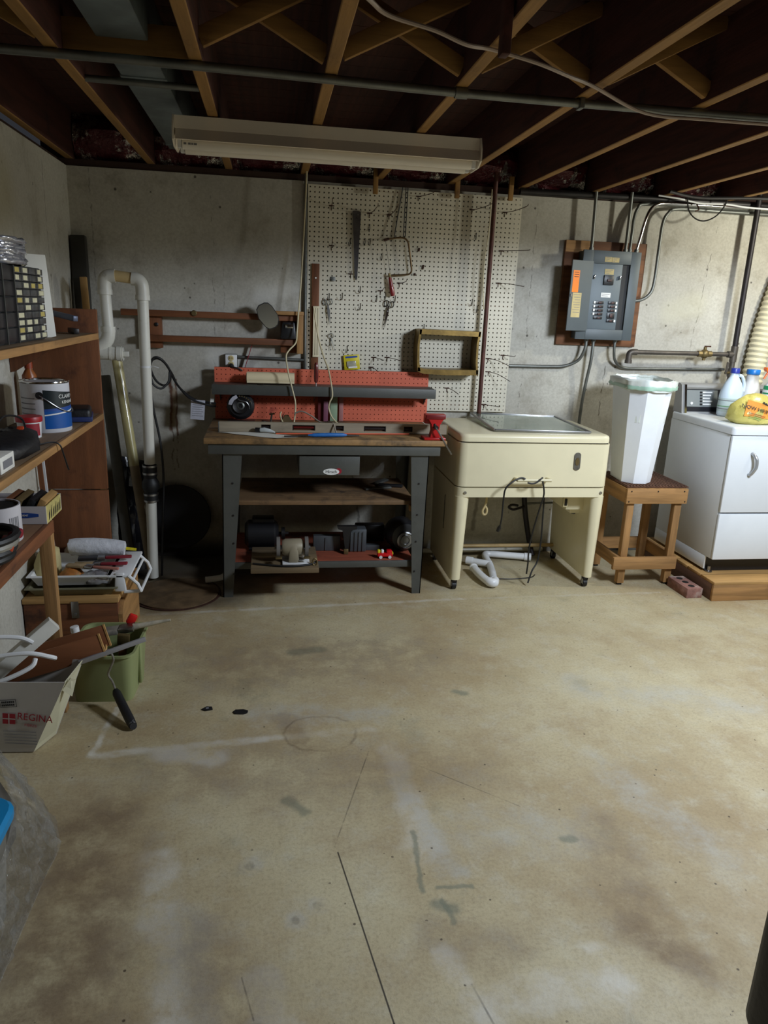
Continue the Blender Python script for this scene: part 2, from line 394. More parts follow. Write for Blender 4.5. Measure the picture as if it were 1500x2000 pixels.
# ceiling: subfloor boards above open joists
def subfloor_mat():
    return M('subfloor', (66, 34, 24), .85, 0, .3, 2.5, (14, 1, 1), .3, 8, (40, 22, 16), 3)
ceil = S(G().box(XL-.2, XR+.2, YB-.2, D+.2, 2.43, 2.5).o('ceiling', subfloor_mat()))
cl = Vector(ceil.location)
def CP(g, name, mat):            # a part of the ceiling, given in room coordinates
    o = g.o(name, mat, ceil); o.matrix_parent_inverse = Matrix.Translation(-cl); return o
wood('joist_side', (74, 38, 30), 1, (44, 24, 22), .3, .85)
JX = [-1.03, -.62, -.215, .188, .604, 1.01, 1.42, 1.845, 2.262, 2.67, 3.08, 3.49, 3.9, 4.3]
j0 = CP(G().box(-.02, .02, YB-.1, D+.11, 0, .238, .003, 1), 'joist', 'joist_y')
j0.location = (JX[0], 0, ZJ)
j0.data.materials.append(MATS['joist_side'])          # darker red-brown on the side faces, yellow on the edges
for f_ in j0.data.polygons:
    if abs(f_.normal.x) > .8: f_.material_index = 1
for x in JX[1:]:
    c = rep(j0, ceil); c.matrix_parent_inverse = Matrix.Translation(-cl); c.location = (x, 0, ZJ)
for i in range(12):
    if i == 12: continue
    y0, y1 = i*.145-.0, i*.145+.14
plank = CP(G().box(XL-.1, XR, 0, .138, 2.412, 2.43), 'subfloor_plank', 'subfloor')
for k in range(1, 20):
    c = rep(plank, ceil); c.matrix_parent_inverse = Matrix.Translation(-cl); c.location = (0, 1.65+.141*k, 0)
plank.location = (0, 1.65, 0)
wood('sill_dark', (58, 38, 30), 0, (34, 24, 20), .2, .85)
CP(G().box(XL-.15, XR, D+.01, D+.17, ZW, ZJ), 'sill_plate', 'sill_dark')
CP(G().box(XL-.15, XR, D+.12, D+.16, ZJ, 2.43), 'rim_joist', 'sill_dark')
CP(G().box(XL-.19, XL-.04, YB, D, ZW, ZJ), 'sill_plate', 'sill_dark')
def brace(x0, x1, y, up):
    z0, z1 = (ZJ+.03, ZJ+.215) if up else (ZJ+.215, ZJ+.03)
    CP(G().beam((x0+.02, y, z0), (x1-.02, y, z1), .022, .05, .002), 'cross_brace', 'joist_x')
for i in range(2, 9):
    brace(JX[i], JX[i+1], 2.40, True); brace(JX[i], JX[i+1], 2.45, False)
CP(G().box(JX[1]+.02, JX[2]-.02, 2.55, 2.59, ZJ+.005, ZJ+.10, .002), 'blocking', 'joist_x')
brace(JX[0], JX[1], 2.40, True); brace(JX[0], JX[1], 2.45, False)
# short cleats nailed under the joist ends, over the pegboard
for x, y, z0 in ((.575, 4.29, 2.105), (1.035, 4.29, 2.11), (1.345, 4.29, 2.115)):
    CP(G().box(x-.013, x+.013, y-.012, y+.008, z0, 2.24, .002), 'cleat', 'joist_z')
CP(G().box(.556, .578, 1.93, 1.97, 2.11, 2.4, .003), 'hanger_block', 'joist_side')

# foil-faced insulation stuffed into the joist ends, one batt per bay
def foil_mat():
    t = new_mat('foil_insulation'); v = t.coord(); n = t.noise(v, 9, 5, .7); n2 = t.noise(v, 22, 4, .7)
    col = t.mix(t.ramp(n.outputs[0], .5, .6), lin((88, 36, 42)), lin((206, 202, 196)))
    t.link(col, t.bsdf.inputs['Base Color']); t.link(t.ramp(n.outputs[0], .42, .6, .1, .85), t.bsdf.inputs['Metallic'])
    t.bsdf.inputs['Roughness'].default_value = .22; t.bump(n2.outputs[0], .7, .02); MATS['foil'] = t.m
foil_mat()
def crumple(nx, nz, w, h, depth, amp, sd):
    rnd = random.Random(sd); vs = []; fs = []
    for j in range(nz+1):
        for i in range(nx+1):
            u, v = i/nx, j/nz
            vs.append((-w/2+w*u, -depth*math.sin(PI*min(max(v, .05), .95))*(.6+.4*math.sin(PI*u))+rnd.uniform(-amp, amp), h*v+rnd.uniform(-amp, amp)*.5*(0 < j < nz)))
    n = len(vs); vs += [(-w/2, .03, 0), (w/2, .03, 0), (w/2, .03, h), (-w/2, .03, h)]
    for j in range(nz):
        for i in range(nx):
            a = j*(nx+1)+i; fs.append((a, a+1, a+nx+2, a+nx+1))
    fs.append((n, n+1, n+2, n+3))
    fs.append(tuple([n]+[i for i in range(nx+1)]+[n+1])); fs.append(tuple([n+3]+[nz*(nx+1)+i for i in range(nx+1)]+[n+2]))
    fs.append(tuple([n]+[j*(nx+1) for j in range(nz+1)]+[n+3])); fs.append(tuple([n+1]+[j*(nx+1)+nx for j in range(nz+1)]+[n+2]))
    g = G(); g.quadmesh(vs, fs); return g
wh = ['in the corner bay above the left concrete wall', 'in the bay holding the grey air duct', 'above the upright cable, behind the shop light', 'above the saw blade on the pegboard', 'above the coping saw on the pegboard', 'above the rust-red pole', 'between the pegboard and the breaker panel', 'above the breaker panel', 'right of the breaker panel conduits']
for k in range(9):
    x = (JX[k]+JX[k+1])/2; dp = .10 if k != 5 else .13
    g = crumple(10, 7, .36, .225, dp, .014, 30+k); ob = g.o('insulation_batt', 'foil', None, 20)
    ob.location = (x, D+.085-dp*.4+.02, ZJ+.006) if False else (x, D+.03, ZJ+.006)
    tag(ob, 'crumpled foil-faced insulation '+wh[k], 'insulation', 'foil insulation stuffed in the joist bays')

# sheet-metal duct, conduits and cables under the joists
M('duct_metal', (126, 138, 142), .5, .6, .15, 10)
dct = T('air_duct', 'grey sheet-metal air duct running between the two leftmost joists', 'duct', (-.43, 2.6, 2.245))
G().box(-.075, .075, -4.0, 1.62, 0, .16, .004).o('duct_body', 'duct_metal', dct)
for y in (-.9, .35, 1.5): G().box(-.079, .079, y-.012, y+.012, -.004, .162, .002).o('duct_seam', 'duct_metal', dct)
cd = T('ceiling_conduit', 'long grey steel conduit strapped across the underside of the joists', 'conduit', (0, 0, 0))
pts = [(-1.04, 2.50, 2.176), (-.2, 2.50, 2.177), (.6, 2.535, 2.176), (1.3, 2.53, 2.176), (2.4, 2.5, 2.176), (3.6, 2.5, 2.176)]
G().tube(pts, .0135, 10, 5).o('conduit_run', 'galv', cd)
G().cyl((.585, 2.535, 2.176), (.625, 2.535, 2.176), .0175).o('coupling', 'galv', cd)
G().box(1.0, 1.015, 2.515, 2.555, 2.158, 2.19, .002).o('strap', 'galv', cd)
p = G().cyl((-.60, 2.83, 2.2), (-.235, 2.84, 2.2), .011).o('short_pipe', 'galv'); tag(p, 'short thin grey pipe crossing the duct bay behind the blocking', 'pipe')
M('white_cable', (170, 152, 140), .6, 0, .05)
c = G().tube([(.13, 1.75, 2.18), (.225, 1.898, 2.182), (.284, 1.975, 2.18), (.408, 2.026, 2.175), (.50, 2.07, 2.165), (.584, 2.129, 2.178), (.727, 2.173, 2.17), (.85, 2.25, 2.168), (.968, 2.346, 2.175), (1.218, 2.5, 2.155), (1.45, 2.515, 2.155), (1.9, 2.50, 2.155), (2.6, 2.48, 2.155)], .0055, 8, 6).o('ceiling_cable', 'white_cable')
tag(c, 'pale cable swooping under the joists and along the conduit', 'cable')

# wall-top pipework right of the pegboard
q = G().tube([(1.40, 4.29, 2.168), (2.2, 4.29, 2.176), (3.6, 4.29, 2.18)], .018, 10).o('grey_pipe', 'dark_steel'); tag(q, 'dark grey pipe running along the top of the back wall', 'pipe')
w = G().tube([(2.2, 4.22, 2.185), (2.32, 4.2, 2.172), (2.45, 4.2, 2.155), (2.62, 4.2, 2.158), (2.8, 4.2, 2.148), (3.3, 4.2, 2.15)], .005, 8, 5).o('white_wire', 'white_plastic'); tag(w, 'thin white wire sagging along the wall top above the gas pipe', 'wire')
w = G().tube([(2.36, 4.185, 2.19), (2.37, 4.19, 2.14), (2.39, 4.19, 2.1), (2.43, 4.19, 2.07), (2.48, 4.19, 2.06), (2.53, 4.19, 2.075), (2.57, 4.19, 2.105), (2.6, 4.19, 2.15), (2.61, 4.185, 2.19)], .004, 8, 5).o('wire_loop', 'dark_steel'); tag(w, 'thin black wire hanging in a loop from the joists', 'wire')
w = G().tube([(2.45, 4.24, 2.16), (2.46, 4.22, 2.125), (2.44, 4.22, 2.115)], .004, 6, 4).o('wire_end', 'rust_iron'); tag(w, 'short bent wire stub inside the hanging wire loop', 'wire')
w = G().tube([(2.2, 4.1, 2.19), (2.4, 4.12, 2.172), (2.75, 4.1, 2.186), (3.2, 4.05, 2.186)], .009, 8, 5).o('grey_conduit', 'dark_steel'); tag(w, 'slim grey conduit crossing the joist ends at upper right', 'conduit')

# ================================================================== things on the back wall
def W(g, name, mat, th, angle=38):
    """part given in room coordinates"""
    o = g.o(name, mat, th, angle)
    if th is not None and th.type == 'EMPTY': o.matrix_parent_inverse = th.matrix_basis.inverted()
    return o
def wall_frame(x, z, y):          # lettering that faces the room from the back wall
    return lambda u, v, w: (x+u, y-w, z+v)
def letter(s, size, mat, frame, parent, name='lettering', **k):
    o = lettering(s, size, mat, frame, parent, name, **k)
    if parent.type == 'EMPTY': o.matrix_parent_inverse = parent.matrix_basis.inverted()
    return o
def pegboard(w, h, pitch, r, th):
    """board in x (0..w), z (0..h), y 0..th, with real holes"""
    nx, nz = int(round(w/pitch)), int(round(h/pitch)); px, pz = w/nx, h/nz
    vs, fs, idx = [], [], {}
    def vert(k, p):
        if k not in idx: idx[k] = len(vs); vs.append(p)
        return idx[k]
    for j in range(nz):
        for i in range(nx):
            c = [vert(('c', i+a, j+b), ((i+a)*px, 0, (j+b)*pz)) for a, b in ((0, 0), (1, 0), (1, 1), (0, 1))]
            cx, cz = (i+.5)*px, (j+.5)*pz; h0 = []; h1 = []
            for k in range(8):
                an = -PI/2-PI/8+k*PI/4
                h0.append(len(vs)); vs.append((cx+r*math.cos(an), 0, cz+r*math.sin(an)))
                h1.append(len(vs)); vs.append((cx+r*math.cos(an), th, cz+r*math.sin(an)))
            for k in range(4):
                a, b = h0[2*k], h0[(2*k+1) % 8]; n = h0[(2*k+2) % 8]
                fs.append((c[k], c[(k+1) % 4], b, a)); fs.append((c[(k+1) % 4], n, b))
            for k in range(8): fs.append((h0[k], h0[(k+1) % 8], h1[(k+1) % 8], h1[k]))
    b = len(vs); vs += [(0, 0, 0), (w, 0, 0), (w, 0, h), (0, 0, h), (0, th, 0), (w, th, 0), (w, th, h), (0, th, h)]
    fs += [(b, b+1, b+5, b+4), (b+1, b+2, b+6, b+5), (b+2, b+3, b+7, b+6), (b+3, b, b+4, b+7)]
    me = bpy.data.meshes.new('pegboard_panel'); me.from_pydata(vs, [], fs); me.update()
    return me
M('pegboard_cream', (214, 208, 190), .6, 0, .06, 3, None, 0, 80, (150, 140, 120), 5, .66, .82)
pb = T('pegboard', 'large cream pegboard with rows of holes screwed to the back wall', 'pegboard', (.208, 4.315, .916))
me = pegboard(1.219, 1.222, .0254, .0043, .006); me.materials.append(MATS['pegboard_cream'])
o = bpy.data.objects.new('perforated_panel', me); COL.objects.link(o); o.parent = pb
for z in (.02, .6, 1.19): G().box(.03, 1.19, .0065, .024, z, z+.03).o('furring_strip', 'wood_dark_x', pb)
PY = 4.3148     # front of the pegboard
HK = 'wire hooks on the cream pegboard'
def hook(x, z, kind, label, ln=.1, dx=0, dz=.02, mat='rust_iron'):
    th = T('pegboard_hook', label, 'hook', (x, PY, z), 0, HK)
    if kind == 'arm':
        G().tube([(0, -.003, 0), (dx*.45, -.45*ln, dz*.2), (dx*.95, -ln*.95, dz*.8), (dx, -ln, dz+.006)], .0019, 6, 4).o('prong', mat, th)
        G().box(-.014, .014, -.003, 0, -.003, .003).o('backplate', mat, th)
        G().cyl((0, -.003, 0), (0, -.002, -.024), .0018, None, 6).o('stem', mat, th)
    else:
        G().tube([(0, -.002, .022), (0, -.004, -.004), (-.004, -.012, -.016), (-.010, -.022, -.012), (-.013, -.026, .004)], .0016, 6, 4).o('prong', mat, th)
        G().cyl((0, -.0005, .016), (0, -.004, .022), .0018, None, 6).o('stem', mat, th)
arms = [(.339, 2.034, .04, .0, .03, 'upper left corner hook of the pegboard, left of the saw blade'), (.551, 2.007, .11, .03, .035, 'long hook just right of the top of the saw blade'),
        (.661, 2.005, .11, .03, .04, 'long hook left of the black cords above the coping saw'), (.824, 2.11, .12, .06, .01, 'topmost hook of the pegboard, right of the black cords'),
        (1.134, 2.058, .13, .085, .03, 'long hook left of the rust-red pole near the board top'), (1.328, 2.055, .13, .09, .03, 'long hook at the upper right corner of the pegboard'),
        (1.324, 1.848, .15, .12, .0, 'straight hook right of the pole, second from the top'), (1.321, 1.67, .14, .11, -.02, 'straight hook right of the pole, third from the top'),
        (.343, 1.827, .035, .0, .03, 'short hook left of the middle of the saw blade'), (.454, 1.682, .035, .0, .01, 'short hook touching the saw blade tip on its left'),
        (.735, 1.645, .06, .03, .01, 'short hook right of the red saw handle'), (.627, 1.598, .05, .01, .01, 'short hook left of the red saw handle'),
        (.602, 1.223, .10, .045, -.01, 'long low hook right of the yellow packet'), (.681, 1.225, .11, .06, -.01, 'long low hook right beside the other, pointing at the brass frame'),
        (.588, 1.166, .09, .03, -.02, 'lowest hook below the yellow packet, above the red board'), (1.053, 1.055, .09, .05, -.03, 'hook below the brass frame on bare pegboard'),
        (1.294, 1.237, .12, .10, -.04, 'drooping hook right of the pole beside the brass frame'), (1.385, 1.258, .08, .05, .0, 'hook at the right board edge beside the brass frame'),
        (1.303, 1.158, .12, .10, -.05, 'drooping hook right of the pole below the brass frame'), (1.29, .961, .10, .07, .0, 'lowest hook, right of the foot of the rust-red pole')]
for x, z, ln, dx, dz, lb in arms: hook(x, z, 'arm', 'rusty wire '+lb, ln, dx, dz)
smalls = [(.446, 1.845, 'just left of the saw blade'), (.554, 1.927, 'right of the upper saw blade'), (.53, 1.853, 'right of the saw blade, left of a close pair'), (.559, 1.854, 'right of the saw blade, right of a close pair'),
          (.629, 1.778, 'inside the coping saw frame'), (.512, 1.596, 'below the saw blade tip'), (.608, 1.552, 'left of the dark scissors, outer one'), (.658, 1.565, 'directly above the dark scissors'), (.715, 1.553, 'right of the dark scissors'),
          (.515, 1.503, 'between the two pairs of scissors'), (.335, 1.55, 'holding the pale scissors'), (.41, 1.555, 'right of the pale scissors'), (1.169, 1.915, 'left of the upper half of the pole'), (1.172, 1.552, 'left of the pole, upper of a pair of small ones'), (1.205, 1.516, 'left of the pole, lower of a pair of small ones'), (.893, 1.40, 'holding the brass frame'), (.445, 1.262, 'holding the yellow packet'), (.349, 1.30, 'holding the drawing compass')]
for x, z, lb in smalls: hook(x, z, 'u', 'small curled wire hook '+lb, mat='dark_steel')

# saw blade
sb = T('saw_blade', 'long tapered steel saw blade without handle hanging on the pegboard', 'saw blade', (.48, PY-.012, 1.65))
W(G().prism([(.455, 2.012), (.462, 2.015), (.501, 2.012), (.490, 1.66), (.485, 1.648), (.480, 1.65), (.474, 1.68)], lambda u, v, w: (u, PY-.012-w, v), .0012), 'blade', M('blade_steel', (112, 110, 112), .32, .9, .2, 8), sb)
W(G().cyl((.485, PY-.0115, 1.995), (.485, PY-.0145, 1.995), .003, None, 10), 'rivet', 'steel', sb)
hook(.485, 1.993, 'u', 'small wire hook behind the top of the saw blade', mat='dark_steel')
# coping saw
cs = T('coping_saw', 'coping saw with a U-shaped steel frame and red wooden handle', 'saw', (.70, PY-.03, 1.57))
W(G().tube([(.637, PY-.03, 1.872), (.70, PY-.03, 1.884), (.742, PY-.03, 1.886), (.765, PY-.03, 1.872), (.775, PY-.03, 1.845), (.79, PY-.03, 1.76), (.797, PY-.03, 1.715), (.787, PY-.03, 1.697), (.76, PY-.03, 1.69), (.682, PY-.03, 1.684)], .0052, 8, 4), 'frame', M('old_brass', (112, 92, 66), .45, .8, .2), cs)
W(G().cyl((.640, PY-.03, 1.874), (.676, PY-.03, 1.682), .0012, None, 6), 'blade', 'dark_steel', cs)
W(G().cyl((.630, PY-.03, 1.868), (.660, PY-.03, 1.878), .007, None, 8), 'clamp', 'rust_iron', cs)
W(G().tube([(.668, PY-.03, 1.695), (.674, PY-.03, 1.672)], .007, 10), 'ferrule', 'brass', cs)
W(G().tube([(.674, PY-.03, 1.672), (.677, PY-.03, 1.655), (.684, PY-.03, 1.625), (.691, PY-.03, 1.59), (.695, PY-.03, 1.572)], [.009, .0105, .0125, .0145, .011], 12), 'handle', M('red_lacquer', (122, 22, 24), .3, 0, .15, 10, coat=.4), cs)
for n, (x0, x1, z1) in enumerate(((.73, .69, 1.885), (.759, .753, 1.895), (.748, .742, 1.888))):
    c = G().tube([(x0, PY-.012, 2.15), ((x0+x1)/2, PY-.018, 2.02), (x1, PY-.026, z1)], .003, 6, 4).o('hanging_cord', 'black_rubber')
    tag(c, ('thin black cord slanting down to the coping saw corner', 'thin black cord, rightmost of three above the coping saw', 'thin black cord in the middle of three above the coping saw')[n], 'cord', 'black cords above the coping saw')
# scissors
def scissors(cx, cz, ang, mat, hmat, label, L=.11, rr=.013):
    th = T('scissors', label, 'scissors', (cx, PY-.012, cz), 0)
    th.rotation_euler = (0, ang, 0)
    for s in (-1, 1):
        pts = [(s*.016+rr*math.cos(a*PI/8)*.8, -.002*s, .012+rr*1.25*math.sin(a*PI/8)) for a in range(16)]
        G().tube(pts, .0028, 6, 0, True).o('handle_loop', hmat, th)
        G().prism([(s*.006, -.002), (s*.001, -.03), (-s*.002, -L), (-s*.008, -.035), (-s*.003, -.004)], lambda u, v, w: (u, -.002*s-w, v), .0015).o('blade', mat, th)
    G().cyl((0, -.006, -.028), (0, .004, -.028), .003, None, 8).o('pivot', 'steel', th)
scissors(.327, 1.512, -.12, 'steel', 'galv', 'pale steel scissors hanging on the pegboard near the wood strip', .115, .012)
scissors(.676, 1.515, .17, 'chrome', 'black_plastic', 'steel scissors with black handles hanging below the coping saw', .13, .014)
# wood strip with a white rule and drawing compass, tags
s = G().box(.234, .276, PY-.012, PY-.0005, 1.09, 1.728, .0015).o('wood_strip', 'wood_dark_z'); tag(s, 'brown wooden strip fixed upright along the pegboard left edge', 'strip')
W(G().cyl((.256, PY-.0122, 1.652), (.256, PY-.0145, 1.652), .005, None, 10), 'screw_washer', 'white_ink', s).matrix_parent_inverse = s.matrix_basis.inverted()
ru = T('folding_rule', 'cream slotted rule hanging over the brown wooden strip', 'ruler', (.262, PY-.014, 1.216))
M('rule_cream', (216, 206, 176), .55, 0, .05)
for k in range(3): W(G().box(.243+k*.0125, .2535+k*.0125, PY-.022, PY-.0135, 1.222, 1.496, .001), 'slat', 'rule_cream', ru)
for z in (1.216, 1.488): W(G().box(.2425, .2795, PY-.0225, PY-.013, z, z+.011, .001), 'end_bar', 'rule_cream', ru)
cp = T('drawing_compass', 'small steel drawing compass hanging between rule and yellow packet', 'compass', (.35, PY-.01, 1.26))
for a in (-.006, .02): W(G().cyl((.349, PY-.01, 1.325), (.352+a, PY-.01, 1.255), .0022, .001, 8), 'leg', 'galv', cp)
W(G().tube([(.349+.013*math.cos(a*PI/6), PY-.01, 1.338+.013*math.sin(a*PI/6)) for a in range(12)], .0022, 6, 0, True), 'ring', 'galv', cp)
yp = T('hardware_packet', 'small yellow and clear hardware packet hanging on the pegboard', 'packet', (.475, PY-.012, 1.15)); yp.rotation_euler = (0, -.1, 0)
G().box(-.046, .046, -.006, .004, 0, .085, .002).o('card', M('yellow_card', (206, 190, 30), .5, 0, .2, 20), yp)
G().box(-.03, .025, -.013, -.006, .018, .05, .004).o('blister', M('blister', (170, 168, 150), .2, 0, .2, 30), yp)
G().box(-.035, .035, -.0068, -.006, .068, .078).o('header', 'ink_blue', yp)
G().box(-.022, .03, -.0138, -.0128, .010, .019).o('printed_band', 'white_ink', yp)
st = T('metal_catch', 'small grey metal catch screwed to the pegboard above the pale scissors', 'catch', (.352, PY, 1.64))
G().box(-.015, .015, -.004, 0, 0, .022, .002).o('plate', 'galv', st); G().box(-.010, .010, -.012, -.004, -.002, .008, .002).o('tongue', 'galv', st)
tg = T('key_tag', 'small pale violet tag hanging at the pegboard lower left', 'tag', (.35, PY-.008, 1.105)); tg.rotation_euler = (0, -.5, 0)
G().box(-.008, .008, -.002, .002, 0, .036, .001).o('tag_card', M('violet', (170, 160, 200), .5, 0, .1), tg)
G().box(-.009, .009, -.004, .003, .034, .05, .002).o('clip', 'black_plastic', tg)
for x, z, h in ((.839, 1.83, .018), (.868, 1.737, .024), (.822, 1.696, .014)):
    q = G().obox((x, PY-.005, z), (.009, .01, h), (0, .2, 0), .002).o('peg_stub', 'rust_iron')
    tag(q, {.839: 'dark stub peg right of the coping saw, top of three', .868: 'dark stub peg right of the coping saw, middle of three', .822: 'dark stub peg at the coping saw lower right corner, lowest of three'}[x], 'peg', 'stub pegs right of the coping saw')
# brass frame (a deep open rectangular ring)
bf = T('brass_frame', 'deep brass rectangular frame with bowed sides hung on the pegboard', 'frame', (1.035, PY-.09, 1.14))
M('old_gold', (128, 104, 56), .42, .7, .25, 14, None, .1, 60)
def frame_bar(path, nm):
    R = []
    for x, z, nx, nz in path: R.append([(x, PY-.002, z), (x, PY-.13, z), (x+nx, PY-.13, z+nz), (x+nx, PY-.002, z+nz)])
    W(G().rings(R), nm, 'old_gold', bf)
a, b, z0, z1 = .842, 1.203, 1.15, 1.395
frame_bar([(a, z1, 0, -.028), (a+.02, z1+.002, 0, -.028), (b, z1-.002, 0, -.028)], 'top_rail')
frame_bar([(a, z0+.008, 0, .026), (a+.04, z0-.004, 0, .028), ((a+b)/2, z0-.008, 0, .03), (b, z0-.004, 0, .03)], 'bottom_rail')
frame_bar([(a, z0+.01, .016, 0), (a-.006, z0+.06, .014, 0), (a-.008, z0+.16, .012, 0), (a, z1, .014, 0)], 'side_rail')
frame_bar([(b, z0, -.012, 0), (b-.008, z0+.07, -.012, 0), (b-.009, z0+.17, -.012, 0), (b, z1, -.012, 0)], 'side_rail')
# rust-red pole
rp = T('iron_pole', 'rust-red iron pole standing upright in front of the pegboard', 'pole', (1.243, 4.25, .90))
W(G().cyl((1.243, 4.25, .905), (1.243, 4.25, 2.25), .0125, None, 14), 'pole_shaft', M('pole_red', (84, 48, 40), .6, .2, .25, 20), rp)
W(G().cyl((1.243, 4.25, .893), (1.243, 4.25, .925), .0145, None, 14), 'pole_foot', 'rust_iron', rp)
c = G().tube([(1.22, 4.235, 2.16), (1.218, 4.235, 1.95), (1.206, 4.235, 1.8), (1.208, 4.235, 1.65), (1.222, 4.235, 1.52)], .0028, 6, 5).o('pole_wire', 'cream_wire'); tag(c, 'thin pale wire hanging beside the rust-red pole', 'wire')

# upright grey conduit at the pegboard edge and the horizontal run to the outlet
oc = T('outlet_conduit', 'thin grey conduit dropping beside the pegboard and turning to the outlet', 'conduit', (.2, 4.325, 1.19))
W(G().tube([(.198, 4.325, 2.25), (.2, 4.325, 1.26), (.203, 4.325, 1.0)], .0095, 10), 'upright_run', 'galv', oc)
W(G().tube([(-.19, 4.325, 1.203), (.2, 4.325, 1.195)], .0085, 10), 'level_run', 'galv', oc)
ot = T('wall_outlet', 'white duplex wall outlet with a black plug above the bench', 'outlet', (-.218, 4.30, 1.145))
W(G().box(-.252, -.184, 4.305, 4.34, 1.142, 1.218, .004), 'outlet_box', 'galv', ot)
W(G().box(-.25, -.186, 4.3, 4.3055, 1.144, 1.216, .003), 'cover_plate', 'white_plastic', ot)
for z in (1.196, 1.164):
    f = W(G().lathe([(.0155, 0), (.0155, .003), (.013, .004)], (-.218, 4.3, z), 16, (PI/2, 0, 0)), 'receptacle', M('ivory', (196, 178, 128), .4, 0, .05), ot)
    for dx in (-.006, .006): G().box(-.218+dx-.0012, -.218+dx+.0012, 4.2945, 4.297, z-.004, z+.005).o('slot', 'ink_black', f)
pl = T('power_plug', 'black power plug and cord pushed into the lower outlet socket', 'plug', (-.215, 4.28, 1.15))
W(G().lathe([(.016, 0), (.017, .012), (.011, .03), (.006, .034)], (-.218, 4.295, 1.152), 14, (PI/2, 0, 0)), 'plug_body', 'black_rubber', pl)
W(G().tube([(-.218, 4.262, 1.152), (-.2, 4.25, 1.15), (-.17, 4.252, 1.142), (-.155, 4.256, 1.13)], .004, 8, 4), 'cord', 'black_rubber', pl)

# wooden tool rack on the wall
rk = T('tool_rack', 'open wooden tool rack of two long rails on the wall', 'rack', (-.3, 4.25, 1.24))
W(G().box(-.80, .15, 4.262, 4.30, 1.412, 1.446, .003), 'rail', 'wood_dark_x', rk)
W(G().box(-.70, .15, 4.262, 4.30, 1.277, 1.312, .003), 'rail', 'wood_dark_x', rk)
W(G().box(-.70, -.592, 4.302, 4.338, 1.24, 1.43, .003), 'backer', 'wood_dark_z', rk)
W(G().box(.06, .15, 4.302, 4.338, 1.235, 1.44, .003), 'backer', 'wood_dark_z', rk)
W(G().box(.15, .186, 4.235, 4.33, 1.235, 1.452, .003), 'end_cheek', 'wood_z', rk)
W(G().box(.03, .188, 4.23, 4.262, 1.445, 1.466, .003), 'top_cap', 'wood_x', rk)
W(G().lathe([(.016, 0), (.016, .006), (.012, .010)], (-.412, 4.262, 1.436), 16, (PI/2, 0, 0)), 'bolt_knob', 'brass', rk)
W(G().lathe([(.011, 0), (.011, .004), (.006, .007)], (-.62, 4.302, 1.368), 12, (PI/2, 0, 0)), 'bolt_knob', 'dark_steel', rk)
mr = T('mirror', 'rounded car-style mirror glass leaning on the tool rack rail', 'mirror', (-.01, 4.2, 1.365))
outl = [(-.074, 1.468), (-.062, 1.492), (-.03, 1.508), (-.01, 1.508), (.012, 1.492), (.045, 1.445), (.052, 1.42), (.046, 1.39), (.03, 1.374), (.0, 1.364), (-.02, 1.372), (-.062, 1.42)]
fr = lambda u, v, w: (u, 4.245-(v-1.36)*.12+(u+.01)*.15-w, v)
W(G().prism(outl, fr, .012), 'housing', 'black_plastic', mr)
W(G().prism([(-.01+(u+.01)*.93, 1.436+(v-1.436)*.93) for u, v in outl], lambda u, v, w: (u, 4.233-(v-1.36)*.12+(u+.01)*.15-w, v), .002), 'glass', M('mirror_glass', (190, 196, 208), .12, 1, .0), mr)
bb = T('black_box', 'small black plastic box sitting on the rack lower rail', 'box', (.1, 4.26, 1.312))
W(G().obox((.103, 4.265, 1.361), (.09, .06, .094), (0, 0, 0), .008, 2, (.78, .8)), 'case', 'black_plastic', bb)
W(G().box(.085, .13, 4.231, 4.238, 1.375, 1.395, .002), 'glass_window', 'chrome', bb)
rr = G().beam((-.155, 4.308, 1.10), (-.095, 4.308, 1.29), .004, .022).o('red_rule', M('dull_red', (130, 30, 44), .5, 0, .1)); tag(rr, 'narrow dull red rule leaning on the wall behind the bench', 'ruler')

# electrical panel
M('panel_grey', (80, 88, 92), .5, .1, .06, 5); M('panel_inner', (96, 106, 112), .5, .1, .05, 5)
ep = T('breaker_panel', 'open grey breaker panel with a swung-out door on a wooden board', 'breaker panel', (1.96, 4.25, 1.33))
bdw = W(G().box(1.712, 2.222, 4.318, 4.3395, 1.332, 1.93, .003), 'mounting_board', M('board_stained', (112, 72, 44), .7, 0, .3, 2, (1, 1, 14), .1, 30, (70, 40, 26), 4), ep)
W(G().box(1.715, 1.86, 4.3165, 4.3185, 1.865, 1.928), 'wood_patch', 'wood_x', bdw)
W(G().box(1.80, 2.135, 4.222, 4.317, 1.374, 1.870, .003), 'cabinet', 'panel_grey', ep)
cx0, cx1, cz0, cz1 = 1.783, 2.137, 1.372, 1.872
for a, b, c, d in ((cx0, cx0+.062, cz0, cz1), (2.078, cx1, cz0, cz1), (cx0+.062, 2.078, 1.80, cz1), (cx0+.062, 2.078, cz0, 1.432)):
    W(G().box(a, b, 4.208, 4.222, c, d, .0015), 'trim_plate', 'panel_grey', ep)
W(G().box(2.033, 2.078, 4.2215, 4.2235, 1.432, 1.80), 'dark_gutter', 'ink_black', ep)
W(G().box(cx0+.062, 2.032, 4.213, 4.2215, 1.432, 1.80, .001), 'dead_front', 'panel_inner', ep)
for k in range(5):
    z = 1.585-k*.0215
    f = W(G().box(1.884, 1.938, 4.207, 4.213, z-.0095, z+.0075, .001), 'breaker', 'black_plastic', ep)
    G().box(1.905, 1.922, 4.200, 4.207, z-.006, z+.003, .001).o('switch', M('breaker_brown', (70, 40, 36), .5), f)
    if k < 4: G().box(1.876, 1.886, 4.2055, 4.207, z-.007, z+.006).o('number_tag', 'white_ink', f)
